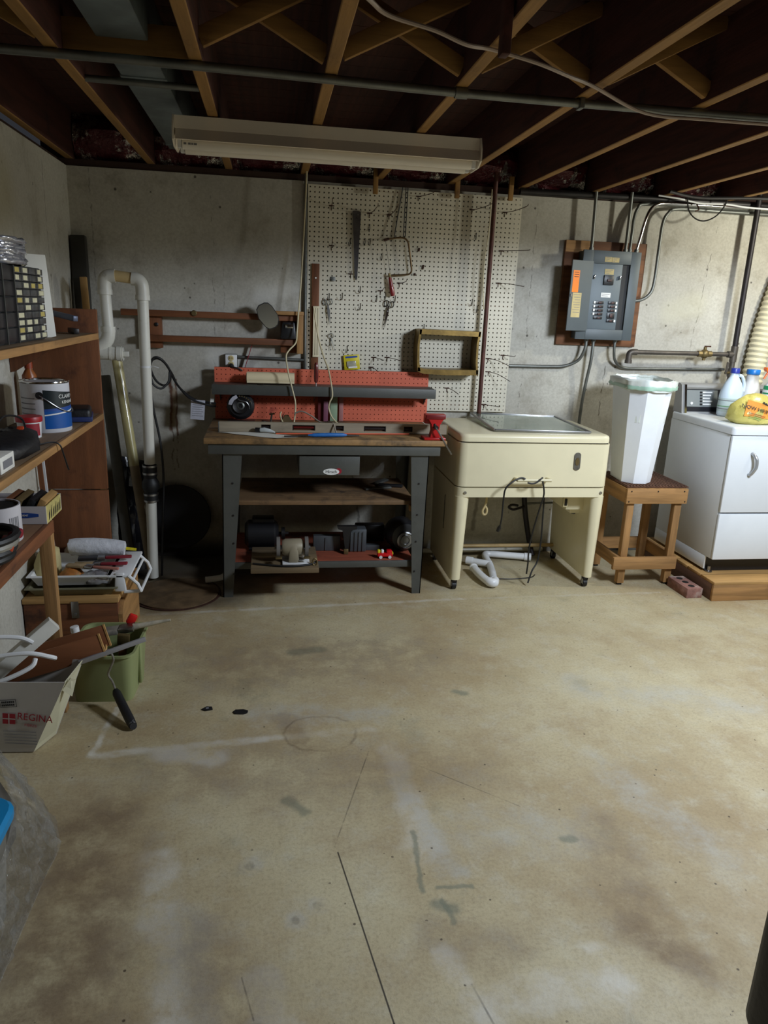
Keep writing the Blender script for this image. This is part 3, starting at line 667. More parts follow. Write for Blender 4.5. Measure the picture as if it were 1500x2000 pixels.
for k, (z, h) in enumerate(((1.585, .017), (1.5635, .017), (1.542, .017), (1.512, .034), (1.483, .017))):
    f = W(G().box(1.968, 2.014, 4.207, 4.213, z-h/2, z+h/2, .001), 'breaker', 'black_plastic', ep)
    G().box(1.982, 1.998, 4.200, 4.207, z-h*.3, z+h*.3, .001).o('switch', 'breaker_brown', f)
    if k != 3: G().box(2.012, 2.022, 4.2055, 4.207, z-.007, z+.006).o('number_tag', 'white_ink', f)
mb = W(G().box(1.922, 1.982, 4.202, 4.213, 1.684, 1.738, .002), 'main_breaker', 'black_plastic', ep)
G().box(1.94, 1.966, 4.193, 4.202, 1.703, 1.716, .001).o('switch', 'breaker_brown', mb)
M('manila', (196, 178, 128), .8, 0, .08, 12)
def note(x0, x1, z0, z1, mat, lines, y=4.207, par=None):
    f = W(G().box(x0, x1, y-.001, y, z0, z1), 'paper_label', mat, par or ep)
    for k in range(lines):
        z = z1-(k+.7)*(z1-z0)/(lines+.5); G().box(x0+.006, x1-.006-.01*(k % 3), y-.0014, y-.001, z-.0012, z+.0012).o('printed_line', 'ink_grey', f)
    return f
note(1.915, 1.958, 1.811, 1.838, 'manila', 3); note(1.96, 2.003, 1.810, 1.836, 'manila', 3)
note(1.925, 1.98, 1.742, 1.772, 'manila', 3, 4.212); note(1.917, 1.976, 1.614, 1.640, 'white_ink', 2, 4.212)
for x in (1.862, 2.02): W(G().obox((x, 4.206, 1.726), (.008, .012, .022), (0, .15, 0), .002), 'latch_clip', 'chrome', ep)
# door: hinged at the left of the opening, swung out about 115 degrees
dh = T('panel_door', None, None); del dh
hx, hz0, hz1 = cx0+.062, 1.42, 1.81
u = Vector((-.145, -.045, 0)) ; ul = u.length; u.normalize(); nrm = Vector((u.y, -u.x, 0))
def dfr(a, v, w): 
    p = Vector((hx, 4.207, 0))+u*a+Vector((u.y, -u.x, 0))*0; n = Vector((.3, -.95, 0)).normalized()
    return (p.x+n.x*w, p.y+n.y*w, v)
door = W(G().prism([(0, hz0), (ul, hz0), (ul, hz1), (0, hz1)], dfr, .006), 'door', 'panel_grey', ep)
def dnote(a0, a1, z0, z1, mat, n):
    f = G().prism([(a0, z0), (a1, z0), (a1, z1), (a0, z1)], lambda a, v, w: dfr(a, v, .006+w), .0008).o('paper_label', mat, door)
    return f
f = dnote(ul-.058, ul-.012, 1.635, 1.755, M('orange_tag', (250, 130, 10), .5, 0, .04), 3)
dnote(ul-.086, ul-.022, 1.495, 1.632, 'manila', 6)
for k in range(3): G().prism([(ul-.052, 1.742-k*.012), (ul-.02, 1.742-k*.012), (ul-.02, 1.745-k*.012), (ul-.052, 1.745-k*.012)], lambda a, v, w: dfr(a, v, .0068+w), .0004).o('printed_line', 'ink_black', door)
for k in range(8): G().prism([(ul-.08, 1.62-k*.014), (ul-.028-.006*(k % 3), 1.62-k*.014), (ul-.028-.006*(k % 3), 1.6225-k*.014), (ul-.08, 1.6225-k*.014)], lambda a, v, w: dfr(a, v, .0068+w), .0004).o('printed_line', 'ink_grey', door)
G().prism([(ul-.014, 1.61), (ul-.004, 1.61), (ul-.004, 1.625), (ul-.014, 1.625)], lambda a, v, w: dfr(a, v, .006+w), .006).o('door_catch', 'chrome', door)
# conduits of the panel
def conduit(label, pts, mat='galv', r=.0095, n=5):
    th = T('panel_conduit', label, 'conduit', pts[0], 0, 'steel conduits at the breaker panel')
    W(G().tube(pts, r, 10, n), 'conduit_run', mat, th)
    d = (Vector(pts[1])-Vector(pts[0])).normalized()
    W(G().cyl(pts[0], Vector(pts[0])+d*.018, r*1.45, None, 12), 'connector', 'galv', th)
Y = 4.27
conduit('steel conduit rising alone from the panel top left corner', [(1.853, Y, 1.872), (1.852, Y, 1.95), (1.848, Y, 2.08), (1.845, Y, 2.2)])
conduit('straight steel conduit rising from the panel top, left of three together', [(2.064, Y, 1.872), (2.064, Y, 2.0), (2.062, Y, 2.2)])
conduit('dull steel conduit curving right from the panel top, middle of three together', [(2.09, Y, 1.872), (2.092, Y, 1.98), (2.098, Y+.01, 2.06), (2.12, Y+.02, 2.12), (2.17, Y+.022, 2.145), (2.5, Y+.022, 2.15), (3.3, Y+.022, 2.15)])
conduit('shiny steel conduit curving right from the panel top, rightmost of three', [(2.122, Y-.02, 1.872), (2.135, Y-.02, 1.95), (2.16, Y-.02, 2.07), (2.2, Y-.01, 2.13), (2.28, Y-.0, 2.152), (2.5, Y+.001, 2.155), (3.3, Y+.001, 2.155)], 'chrome')
conduit('long steel conduit looping up from the panel right side to the wall top', [(2.138, Y, 1.602), (2.2, Y, 1.61), (2.25, Y, 1.645), (2.27, Y, 1.71), (2.272, Y, 1.9), (2.275, Y, 2.04), (2.3, Y, 2.1), (2.36, Y+.01, 2.128), (2.6, Y+.01, 2.13), (3.3, Y+.01, 2.13)])
conduit('steel conduit bending left from the panel bottom along the wall', [(1.884, Y, 1.374), (1.88, Y, 1.31), (1.855, Y+.02, 1.245), (1.79, Y+.04, 1.209), (1.7, Y+.05, 1.2), (1.41, Y+.055, 1.196)])
conduit('steel conduit dropping from the panel bottom behind the cream ironer', [(1.929, Y, 1.374), (1.928, Y, 1.25), (1.921, Y+.02, 1.12), (1.912, Y+.03, .97), (1.91, Y+.035, .75)])
conduit('steel conduit bending right from the panel bottom below the gas pipe', [(2.067, Y, 1.374), (2.07, Y, 1.3), (2.095, Y+.02, 1.245), (2.16, Y+.045, 1.207), (2.3, Y+.05, 1.203), (2.85, Y+.05, 1.213)], r=.0085)

# gas pipe
gp = T('gas_pipe', 'iron gas pipe with brass valve, tee and tall dark riser', 'pipe', (2.5, 4.236, 1.1))
M('iron_pipe', (92, 86, 80), .5, .6, .2, 15); M('black_pipe', (44, 40, 42), .5, .5, .15, 15)
W(G().tube([(2.152, 4.236, 1.245), (2.152, 4.236, 1.285), (2.158, 4.236, 1.3), (2.175, 4.236, 1.306), (2.2, 4.236, 1.306)], .0185, 14, 4), 'elbow', 'iron_pipe', gp)
for z in (1.245,): W(G().cyl((2.152, 4.236, 1.238), (2.152, 4.236, 1.258), .0215, None, 14), 'collar', 'iron_pipe', gp)
W(G().cyl((2.19, 4.236, 1.306), (2.82, 4.236, 1.31), .0135, None, 14), 'level_pipe', 'iron_pipe', gp)
W(G().cyl((2.80, 4.236, 1.31), (2.845, 4.236, 1.31), .02, None, 14), 'tee_branch', 'iron_pipe', gp)
W(G().cyl((2.842, 4.236, 1.265), (2.842, 4.236, 1.36), .021, None, 14), 'tee', 'iron_pipe', gp)
W(G().cyl((2.842, 4.236, 1.35), (2.842, 4.236, 2.24), .0165, None, 14), 'riser', 'black_pipe', gp)
W(G().cyl((2.842, 4.236, 1.0), (2.842, 4.236, 1.27), .0165, None, 14), 'drop_pipe', 'iron_pipe', gp)
v = W(G().cyl((2.60, 4.236, 1.308), (2.69, 4.236, 1.309), .0185, None, 8), 'valve_body', 'brass', gp)
G().sphere((2.645, 4.236, 1.309), .028).o('valve_ball', 'brass', v); G().cyl((2.645, 4.236, 1.27), (2.645, 4.236, 1.35), .010, None, 10).o('valve_stem', 'brass', v)
G().box(2.64, 2.685, 4.242, 4.2368, 1.35, 1.358, .002).o('valve_lever', 'rust_iron', v)
v = W(G().cyl((2.842, 4.236, 1.175), (2.842, 4.236, 1.225), .022, None, 10), 'shutoff_body', 'iron_pipe', gp)
G().cyl((2.842, 4.236, 1.2), (2.79, 4.21, 1.2), .009, None, 10).o('valve_stem', 'brass', v); G().beam((2.79, 4.207, 1.19), (2.795, 4.207, 1.265), .014, .006).o('valve_lever', 'iron_pipe', v)

# corrugated dryer hose at the right edge
dhz = T('dryer_hose', 'cream corrugated dryer vent hose rising behind the white dryer', 'hose', (3.03, 4.268, .965))
path = catmull([(3.01, 4.268, .98), (3.015, 4.268, 1.1), (3.025, 4.268, 1.3), (3.05, 4.268, 1.5), (3.09, 4.268, 1.7), (3.15, 4.268, 1.9), (3.24, 4.268, 2.06)], 26)
W(G().tube(path, [.062+.0045*math.sin(i*PI/2*1.0) for i in range(len(path))], 20), 'hose_body', M('hose_cream', (214, 206, 176), .5, 0, .04), dhz)

# sump discharge pipe in white PVC
sp = T('sump_pipe', 'white PVC sump pipe rising from the pit and looping over to the left', 'pipe', (-.63, 3.93, 0))
Y = 3.93; r = .0275
def pvc(pts, rad=r, nm='pipe_run', mat='pvc', n=0): return W(G().tube(pts, rad, 18, n), nm, mat, sp)
def collar(p, q, nm='coupling', rad=.0335): return W(G().cyl(p, q, rad, None, 18), nm, 'pvc', sp)
pvc([(-.642, Y, .02), (-.634, Y, .45)]); pvc([(-.632, Y, .66), (-.627, Y, 1.53)])
pvc([(-.627, Y, 1.5), (-.627, Y, 1.55), (-.632, Y, 1.575), (-.648, Y, 1.592), (-.675, Y, 1.597)], .033, 'elbow', 'pvc', 4); collar((-.627, Y, 1.495), (-.627, Y, 1.52), 'coupling', .0355)
pvc([(-.665, Y, 1.597), (-.765, Y, 1.607)], .027, 'crossover_pipe', M('pvc_yellow', (206, 180, 130), .4, 0, .08, 8))
pvc([(-.752, Y, 1.605), (-.785, Y, 1.602), (-.802, Y, 1.588), (-.806, Y, 1.56), (-.806, Y, 1.53)], .033, 'elbow', 'pvc', 4); collar((-.806, Y, 1.515), (-.806, Y, 1.54), 'coupling', .0355)
pvc([(-.806, Y, 1.53), (-.801, Y, 1.36)]); collar((-.801, Y, 1.335), (-.801, Y, 1.362), 'coupling', .0355)
pvc([(-.801, Y, 1.35), (-.801, Y, 1.325), (-.81, Y, 1.295), (-.835, Y, 1.268), (-.87, Y, 1.24)], .033, 'elbow', 'pvc', 4)
pvc([(-.95, Y, 1.235), (-.76, Y, 1.229)], .0335, 'cleanout_tee'); collar((-.80, Y, 1.23), (-.79, Y, 1.23), 'ring', .0355); collar((-.765, Y, 1.229), (-.742, Y, 1.229), 'ring', .0375); collar((-.742, Y, 1.229), (-.735, Y, 1.229), 'cap', .034)
W(G().obox((-.722, Y, 1.229), (.028, .026, .026), (0, 0, 0), .003), 'plug_square', 'pvc', sp)
chk = W(G().tube([(-.633, Y, .455), (-.633, Y, .50), (-.633, Y, .505), (-.633, Y, .53), (-.633, Y, .56), (-.633, Y, .585), (-.633, Y, .60), (-.633, Y, .655)], [.037, .037, .032, .045, .045, .032, .037, .037], 18), 'check_valve', 'black_rubber', sp)
for z in (.46, .495, .61, .65): G().cyl((-.633, Y, z-.005), (-.633, Y, z+.005), .0385, None, 18).o('hose_clamp', 'steel', chk)
W(G().tube([(-.600, Y-.012, 1.17), (-.585, Y-.02, 1.172), (-.56, Y-.02, 1.165)], .002, 6, 3), 'cable_tie', 'white_plastic', sp)
W(G().cyl((-.629, Y, 1.163), (-.629, Y, 1.173), .029, None, 16), 'tie_band', 'white_plastic', sp)
# sump lid and pit
sl = T('pit_cover', 'round brown sump pit cover set in the floor', 'cover', (-.49, 3.72, 0))
G().lathe([(.215, .001), (.215, .010), (.21, .012), (.0, .012)], (0, 0, 0), 40).o('lid_plate', M('lid_brown', (100, 80, 56), .7, .2, .3, 12), sl)
G().lathe([(.228, .0005), (.228, .005), (.217, .005)], (0, 0, 0), 40).o('rim_ring', 'rust_iron', sl)
bd = G().lathe([(.0, 0), (.19, 0), (.195, .006), (.19, .012), (.0, .012)], (-.545, 4.285, .26+.005), 36, (PI/2-.06, 0, 0)).o('black_disc', M('black_lid', (20, 18, 20), .6, 0, .2)); tag(bd, 'large black round lid leaning on the wall behind the PVC pipe', 'lid')
# pump cord with tags
pc = T('pump_cord', 'black pump cord coiled at the PVC pipe and running to the bench', 'cord', (-.6, 4.0, .4))
W(G().tube([(-.6, 3.95, .02), (-.585, 3.96, .3), (-.575, 4.0, .55), (-.585, 4.02, .75), (-.612, 4.0, .95), (-.618, 3.98, 1.08), (-.622, 3.97, 1.16), (-.6, 3.97, 1.2), (-.565, 3.98, 1.205), (-.525, 4.0, 1.16), (-.52, 4.02, 1.1), (-.55, 4.02, 1.065), (-.59, 4.0, 1.09), (-.612, 3.97, 1.16), (-.59, 3.96, 1.212), (-.55, 3.97, 1.2), (-.515, 4.03, 1.13), (-.495, 4.1, 1.06), (-.45, 4.16, 1.0), (-.40, 4.2, .965), (-.34, 4.2, .955), (-.30, 4.2, .95)], .0062, 8, 6), 'cord_run', 'black_rubber', pc)
W(G().tube([(-.612, 3.955, 1.14), (-.60, 3.95, 1.08), (-.56, 3.96, 1.055), (-.525, 3.98, 1.09), (-.518, 4.0, 1.14), (-.5, 4.06, 1.08), (-.44, 4.15, .985), (-.34, 4.2, .94), (-.30, 4.2, .935)], .0055, 8, 6), 'cord_run', 'black_rubber', pc)
t1 = T('cord_tag', 'silvery paper warning tag hanging from the black pump cord', 'tag', (-.405, 4.19, .86)); t1.rotation_euler = (0, .08, .1)
f = G().box(-.038, .038, -.001, .001, 0, .11).o('tag_card', M('silver_paper', (196, 196, 206), .4, .2, .15, 20), t1)
for k in range(6): G().box(-.03, .03-.008*(k % 2), -.0016, -.001, .02+k*.012, .023+k*.012).o('printed_line', 'ink_grey', f)
t2 = G().obox((-.32, 4.2, .99), (.02, .004, .085), (0, .08, .3)).o('paper_tag', 'paper'); tag(t2, 'small white tag at the left edge of the red bench board', 'tag')

# poles leaning in the corner
dp = G().beam((-.955, 4.18, .0), (-1.0, 4.30, 1.81), .075, .05, .004).o('downspout', M('downspout', (58, 56, 52), .5, .3, .2)); tag(dp, 'dark grey downspout length leaning in the corner', 'downspout')
bp = G().beam((-.885, 4.05, .0), (-.97, 4.22, 1.60), .035, .02, .003).o('thin_lath', 'wood_pale_z'); tag(bp, 'thin pale wooden lath leaning behind the shelf panel', 'lath')
M('tube_plastic', (176, 166, 120), .22, 0, .12, 5, None, 0, 80, None, coat=.5); M('tube_card', (128, 114, 92), .7, 0, .2, 6)
lt = T('long_tube', 'long tan tube leaning beside the sump pipe, lower end worn', 'tube', (-.66, 3.98, 0))
W(G().tube([(-.655, 3.96, .06), (-.735, 4.06, .62)], .026, 16), 'lower_tube', 'tube_card', lt); W(G().tube([(-.735, 4.06, .62), (-.815, 4.16, 1.2)], .027, 16), 'upper_tube', 'tube_plastic', lt)
p2 = G().beam((-.765, 4.0, .0), (-.875, 4.13, 1.1), .055, .035, .006).o('grey_pole', M('pole_grey', (70, 68, 62), .6, .1, .2)); tag(p2, 'dark grey square pole leaning between panel and tan tube', 'pole')
def sheet(name, label, cat, mat, corners, nu, nv, amp, sd, thick=.002):
    rnd = random.Random(sd); A, B, C, Dd = [Vector(c) for c in corners]; n = (B-A).cross(Dd-A).normalized(); vs = []; fs = []
    for layer in (0, 1):
        rnd.seed(sd)
        for j in range(nv+1):
            for i in range(nu+1):
                u, v = i/nu, j/nv; p = (A*(1-u)+B*u)*(1-v)+(Dd*(1-u)+C*u)*v
                vs.append(p+n*(rnd.uniform(-amp, amp)+layer*thick))
    k = (nu+1)*(nv+1)
    for j in range(nv):
        for i in range(nu):
            a = j*(nu+1)+i; fs.append((a, a+1, a+nu+2, a+nu+1)); fs.append((k+a, k+a+nu+1, k+a+nu+2, k+a+1))
    g = G(); g.quadmesh(vs, fs); o = g.o(name, mat, None, 30); tag(o, label, cat); return o
sheet('dark_plastic_sheet', 'dark crinkled plastic sheeting bunched behind the sump pipe', 'plastic sheet', M('dark_film', (34, 34, 40), .18, 0, .3, 8, None, .5, 20), [(-.84, 4.05, .002), (-.69, 4.11, .002), (-.70, 4.2, .62), (-.86, 4.17, .66)], 7, 12, .014, 5)

# ================================================================== shop light (off)
sl_ = T('shop_light', 'four-foot fluorescent shop light fixture, switched off, under the joists', 'shop light', (.245, 3.25, 2.08))
M('fixture_beige', (244, 234, 218), .4, .0, .04, 4); M('tube_white', (246, 240, 230), .3, 0, .03)
x0, x1 = -.363, .853
G().prism([(-.075, .105), (.075, .105), (.075, .06), (.045, .045), (-.045, .045), (-.075, .06)], lambda u, v, w: (x0-.245+.004+w, u, v), x1-x0-.008).o('housing', 'fixture_beige', sl_)
G().prism([(-.073, .062), (-.098, .018), (-.095, .016), (-.045, .046)], lambda u, v, w: (x0-.245+.008+w, u, v), x1-x0-.016).o('reflector_wing', 'fixture_beige', sl_)
G().prism([(.073, .062), (.098, .018), (.095, .016), (.045, .046)], lambda u, v, w: (x0-.245+.008+w, u, v), x1-x0-.016).o('reflector_wing', 'fixture_beige', sl_)
for s in (-1, 1):
    ex = x0-.245 if s < 0 else x1-.245
    G().prism([(-.1, .016), (-.1, .06), (-.076, .107), (.076, .107), (.1, .06), (.1, .016), (.06, -.004), (-.06, -.004)], lambda u, v, w: (ex-.003+w, u, v), .006).o('end_plate', 'fixture_beige', sl_)
    for y in (-.05, .05):
        G().box(ex-s*.02-.008, ex-s*.02+.008, y-.012, y+.012, -.006, .046, .002).o('lamp_holder', 'white_plastic', sl_)
G().box(x1-.245+.003, x1-.245+.012, -.03, -.005, .05, .075, .002).o('knockout_tab', 'white_plastic', sl_)
for y in (-.05, .05): G().cyl((x0-.245+.03, y, .008), (x1-.245-.03, y, .008), .0185, None, 18).o('fluorescent_tube', 'tube_white', sl_)
for k, (u0, u1) in enumerate(((-.572, -.562), (-.555, -.545), (-.543, -.536), (-.534, -.522))): G().box(u0, u1, -.0692, -.0682, .005, .012).o('tube_print', 'ink_grey', sl_)

# ================================================================== workbench
wb = T('workbench', 'grey steel workbench with worn wooden top, red pegboard back and shelves', 'workbench', (.29, 3.95, 0))
M('bench_top', (150, 116, 74), .65, 0, .25, 2.2, (1.2, 12, 12), .2, 8, (74, 60, 44), 5, .42, .66)
W(G().box(-.325, .905, 3.63, 4.29, .826, .855, .004), 'bench_top', 'bench_top', wb)
ap = W(G().box(-.305, .875, 3.645, 3.66, .773, .826, .002), 'apron', 'bench_grey', wb)
for a in (((-.305), (-.29)), ((.86), (.875))): W(G().box(a[0], a[1], 3.66, 4.26, .773, .826, .002), 'apron', 'bench_grey', wb)
W(G().box(-.305, .875, 4.245, 4.26, .773, .826, .002), 'apron', 'bench_grey', wb)
def leg(pl, ys, yb, outer):
    g = G().prism(pl, lambda u, v, w: (u, ys+w*(1 if yb > ys else -1), v), .005)
    a, b = (pl[0], pl[3]) if outer < 0 else (pl[1], pl[2]); d = .07*(1 if yb > ys else -1)
    R = [[(b[0], ys, b[1]), (b[0]-outer*.005, ys, b[1]), (b[0]-outer*.005, ys+d*.55, b[1]), (b[0], ys+d*.55, b[1])], [(a[0], ys, a[1]), (a[0]-outer*.005, ys, a[1]), (a[0]-outer*.005, ys+d, a[1]), (a[0], ys+d, a[1])]]
    g.rings(R); o = W(g, 'leg', 'bench_grey', wb)
    for z in (.13, .30, .45, .62): 
        G().cyl(((pl[0][0]+pl[1][0])/2+.0, ys-.003, z), ((pl[0][0]+pl[1][0])/2, ys+.004, z), .005, None, 8).o('bolt', 'dark_steel', o)
leg([(-.238, .774), (-.14, .774), (-.197, 0), (-.247, 0)], 3.662, 4, -1)
leg([(.725, .774), (.822, .774), (.813, 0), (.766, 0)], 3.662, 4, 1)
leg([(-.238, .774), (-.16, .774), (-.19, 0), (-.247, 0)], 4.245, 3, -1)
leg([(.745, .774), (.822, .774), (.813, 0), (.766, 0)], 4.245, 3, 1)
W(G().box(-.165, .765, 3.70, 4.22, .495, .519, .003), 'middle_shelf', M('shelf_board', (120, 92, 62), .75, 0, .25, 2.2, (1.2, 12, 12), .2, 8, (60, 46, 34), 5, .45, .7), wb)
W(G().box(-.195, .775, 3.70, 4.22, .166, .184, .003), 'lower_shelf', M('shelf_red', (140, 70, 48), .7, 0, .2, 3, (1.2, 9, 9), .1, 30, (70, 46, 36), 5, .5, .75), wb)
W(G().box(-.20, .785, 3.685, 3.70, .148, .183, .002), 'stretcher', 'bench_grey', wb)
W(G().box(.735, .765, 3.685, 3.72, .462, .494, .003), 'shelf_cleat', 'wood_z', wb)
dr = W(G().box(.146, .457, 3.662, 4.02, .664, .766, .003), 'drawer', 'bench_grey', wb)
f = G().prism([(.31+.042*math.cos(k*PI/10), .683+.0165*math.sin(k*PI/10)) for k in range(20)], lambda u, v, w: (u, 3.6615-w, v), .0015).o('maker_badge', 'white_ink', dr)
G().prism([(.352+.016*math.cos(k*PI/6), .686+.016*math.sin(k*PI/6)) for k in range(12)], lambda u, v, w: (u-.004, 3.6618-w, v), .0006).o('red_dot', 'ink_red', dr)
lettering('Hirsch', .022, 'ink_black', lambda u, v, w: (.31+u, 3.6598-w, .683+v), dr)
# red pegboard back and the grey riser shelf
M('peg_red', (214, 106, 78), .55, 0, .08, 4, None, 0, 80, (150, 56, 48), 5, .6, .78)
me = pegboard(1.235, .292, .0254, .003, .006); me.name = 'red_pegboard'; me.materials.append(MATS['peg_red'])
o = bpy.data.objects.new('red_pegboard', me); COL.objects.link(o); o.parent = wb; o.matrix_parent_inverse = wb.matrix_basis.inverted(); o.location = (-.31, 4.262, .856)
W(G().box(-.31, .925, 4.27, 4.285, .856, 1.148), 'back_board', M('back_dark', (84, 36, 30), .8), wb)
W(G().box(-.315, .935, 4.115, 4.26, 1.04, 1.066, .003), 'riser_shelf', 'bench_grey', wb)
W(G().box(-.315, .94, 4.108, 4.118, 1.012, 1.066, .002), 'riser_lip', 'bench_grey', wb)
for x in (-.28, .25, .90): W(G().prism([(4.26, 1.04), (4.15, 1.04), (4.26, .96)], lambda u, v, w: (x+w, u, v), .004), 'bracket', 'bench_grey', wb)

# things on the riser shelf
pr = T('paper_roll', 'rolled cream paper tube lying on the grey riser shelf', 'roll', (0, 4.19, 1.067))
M('roll_cream', (222, 206, 170), .7, 0, .04)
W(G().tube([(-.128, 4.19, 1.10), (.136, 4.19, 1.10)], .033, 20), 'rolled_sheet', 'roll_cream', pr); W(G().tube([(-.132, 4.19, 1.10), (-.128, 4.19, 1.10)], .024, 16), 'hollow_end', 'wood_dark_x', pr)
W(G().box(-.127, .135, 4.158, 4.1605, 1.075, 1.085), 'loose_edge', 'roll_cream', pr)
sd = T('screwdriver', 'screwdriver with dark red handle standing in the riser shelf', 'screwdriver', (.255, 4.15, 1.066))
W(G().lathe([(.004, 0), (.010, .005), (.0135, .03), (.013, .07), (.011, .10), (.006, .112)], (.256, 4.15, 1.085), 10), 'handle', M('amber_red', (96, 26, 24), .25, 0, .1, coat=.5), sd)
W(G().cyl((.256, 4.15, 1.03), (.256, 4.15, 1.088), .0035, None, 8), 'shank', 'steel', sd)
nl = G().tube([(-.07, 4.14, 1.069), (-.055, 4.135, 1.069), (-.04, 4.13, 1.069)], .0025, 6).o('nail', 'chrome'); tag(nl, 'bright nail lying on the riser shelf below the roll', 'nail')
# things leaning under the riser shelf
for x, w, h, mt, lb in ((.345, .043, .145, M('pale_green', (150, 172, 140), .6, 0, .05), 'pale green upright board under the riser shelf'), (.275, .055, .142, M('maroon', (112, 40, 44), .6, 0, .1), 'maroon upright board beside the pale green one'), (.306, .026, .12, M('mauve', (128, 76, 96), .6, 0, .1), 'mauve upright strip between maroon and green boards'), (.398, .024, .14, M('pink_grey', (176, 120, 116), .6, 0, .15), 'pinkish grey strip right of the pale green board')):
    q = G().box(x, x+w, 4.24-(.02 if lb.startswith('mauve') else 0), 4.25-(.02 if lb.startswith('mauve') else 0), .856, .856+h, .001).o('upright_board', mt); tag(q, lb, 'board', 'boards under the riser shelf')
# black circular saw-like tool
ct = T('power_tool', 'round black power tool with silver hub leaning on the red pegboard', 'power tool', (-.162, 4.14, .856))
def disc(prof, nm, mat, par, c=(-.162, 4.17, .945), rot=(PI/2-.12, 0, 0), seg=32): return W(G().lathe(prof, c, seg, rot), nm, mat, par)
disc([(.0, 0), (.074, .0), (.077, .012), (.074, .03), (.06, .042), (.0, .044)], 'guard', 'black_plastic', ct)
disc([(.0, .04), (.022, .04), (.022, .050), (.014, .054), (.012, .050), (.0, .050)], 'hub', 'galv', ct)
disc([(.042, .043), (.045, .05), (.042, .053), (.038, .05)], 'hub_ring', 'dark_steel', ct)
fr = lambda u, v, w: (-.162+u, 4.17-.0455-v*.12-w, .945+v)
f = W(G().prism([(-.066, .012), (-.06, .034), (-.044, .054), (-.022, .067), (-.014, .05), (-.034, .036), (-.048, .010)], fr, .002), 'silver_label', 'silver_paper', ct)
for k in range(6):
    a = PI*.30+k*.22-.4; W(G().cyl(fr(.06*math.cos(a), .06*math.sin(a), 0), fr(.06*math.cos(a), .06*math.sin(a), .006), .004, None, 8), 'screw', 'brass', ct)
W(G().tube([fr(-.012, .045, .006), fr(.0, .036, .01), fr(.03, .03, .01), fr(.045, .012, .01), fr(.05, -.01, .008)], .002, 6, 4), 'spring', 'steel', ct)
W(G().box(-.235, -.085, 4.10, 4.2, .856, .868, .003), 'sole_plate', 'dark_steel', ct)
# small clutter behind the level
cl_ = T('clamp', 'small dark clamp with a bright screw on the bench', 'clamp', (-.02, 4.0, .856))
W(G().obox((-.02, 4.0, .872), (.05, .04, .03), (0, .2, .3), .004), 'jaw', 'black_plastic', cl_); W(G().cyl((0, 3.99, .866), (.01, 3.98, .93), .005, None, 8), 'screw_rod', 'steel', cl_); W(G().cyl((-.005, 3.98, .928), (.025, 3.98, .932), .005, None, 8), 'screw_handle', 'chrome', cl_)
pz = T('pyramid_block', 'small olive triangular block behind the level', 'block', (.09, 4.05, .856))
W(G().prism([(.045, .856), (.135, .856), (.10, .915), (.08, .915)], lambda u, v, w: (u, 4.03+w, v), .03), 'block_body', M('olive', (92, 74, 42), .7, 0, .2), pz)
W(G().tube([(.045, 4.02, .86), (.06, 4.01, .89), (.072, 4.02, .925)], .003, 6, 4), 'bent_wire', 'rust_iron', pz)
c = G().tube([(.20, 4.25, 2.25), (.19, 4.245, 2.0), (.181, 4.24, 1.814), (.17, 4.22, 1.62), (.158, 4.21, 1.47), (.150, 4.20, 1.36), (.142, 4.17, 1.30), (.105, 4.14, 1.26), (.088, 4.12, 1.225), (.10, 4.09, 1.14), (.125, 4.085, 1.04), (.138, 4.07, .985), (.137, 4.04, .93), (.128, 4.02, .865)], .0042, 8, 6).o('lamp_cord', 'cream_wire'); tag(c, 'cream cord hanging from the joists past the rack to the bench', 'cord')
c = G().tube([(.245, 4.28, 1.49), (.262, 4.26, 1.38), (.278, 4.24, 1.30), (.302, 4.2, 1.22), (.324, 4.15, 1.16), (.338, 4.1, 1.08), (.344, 4.09, 1.02), (.33, 4.085, .985), (.326, 4.09, .95), (.345, 4.08, .90), (.385, 4.06, .862)], .0042, 8, 6).o('draped_cord', 'cream_wire'); tag(c, 'cream cord draped over the riser shelf from the slotted rule', 'cord')
c = G().tube([(.13, 4.0, .93), (.17, 3.99, .945), (.22, 3.97, .925), (.27, 3.94, .895), (.31, 3.89, .905), (.33, 3.83, .906), (.338, 3.80, .88), (.345, 3.79, .862)], .004, 8, 6).o('speaker_wire', 'grey_wire'); tag(c, 'tan wire arching over the level on the bench', 'wire')
c = G().tube([(.06, 4.02, .935), (.055, 4.0, .92), (.065, 3.98, .89), (.085, 3.95, .862)], .004, 8, 5).o('wire_offcut', 'cream_wire'); tag(c, 'short cream wire offcut curling behind the level', 'wire')
# spirit level
lv = T('spirit_level', 'long wooden spirit level with oval windows along the bench', 'spirit level', (.34, 3.835, .856))
M('level_wood', (150, 138, 118), .6, 0, .15, 3, (1.2, 10, 10), .1, 20, (96, 84, 70), 5, .6, .78)
z0, z1, ya, yb = .8565, .9075, 3.822, 3.850
wins = [(-.046, .003), (.116, .235), (.342, .386), (.493, .612), (.709, .757)]
poly_x = [-.262]+[v for w_ in wins for v in w_]+[.948]
g = G()
def slab(xa, xb, za, zb):
    g.box(xa, xb, ya, yb, za, zb)
slab(-.262, .948, z0, .868); slab(-.262, .948, .896, z1)
for k in range(0, len(poly_x), 2): slab(poly_x[k], poly_x[k+1], .868, .896)
W(g, 'level_body', 'level_wood', lv)
for xa in (-.266, .946): W(G().box(xa, xa+.006, ya-.001, yb+.001, z0, z1, .001), 'end_cap', 'brass' if xa > 0 else 'galv', lv)
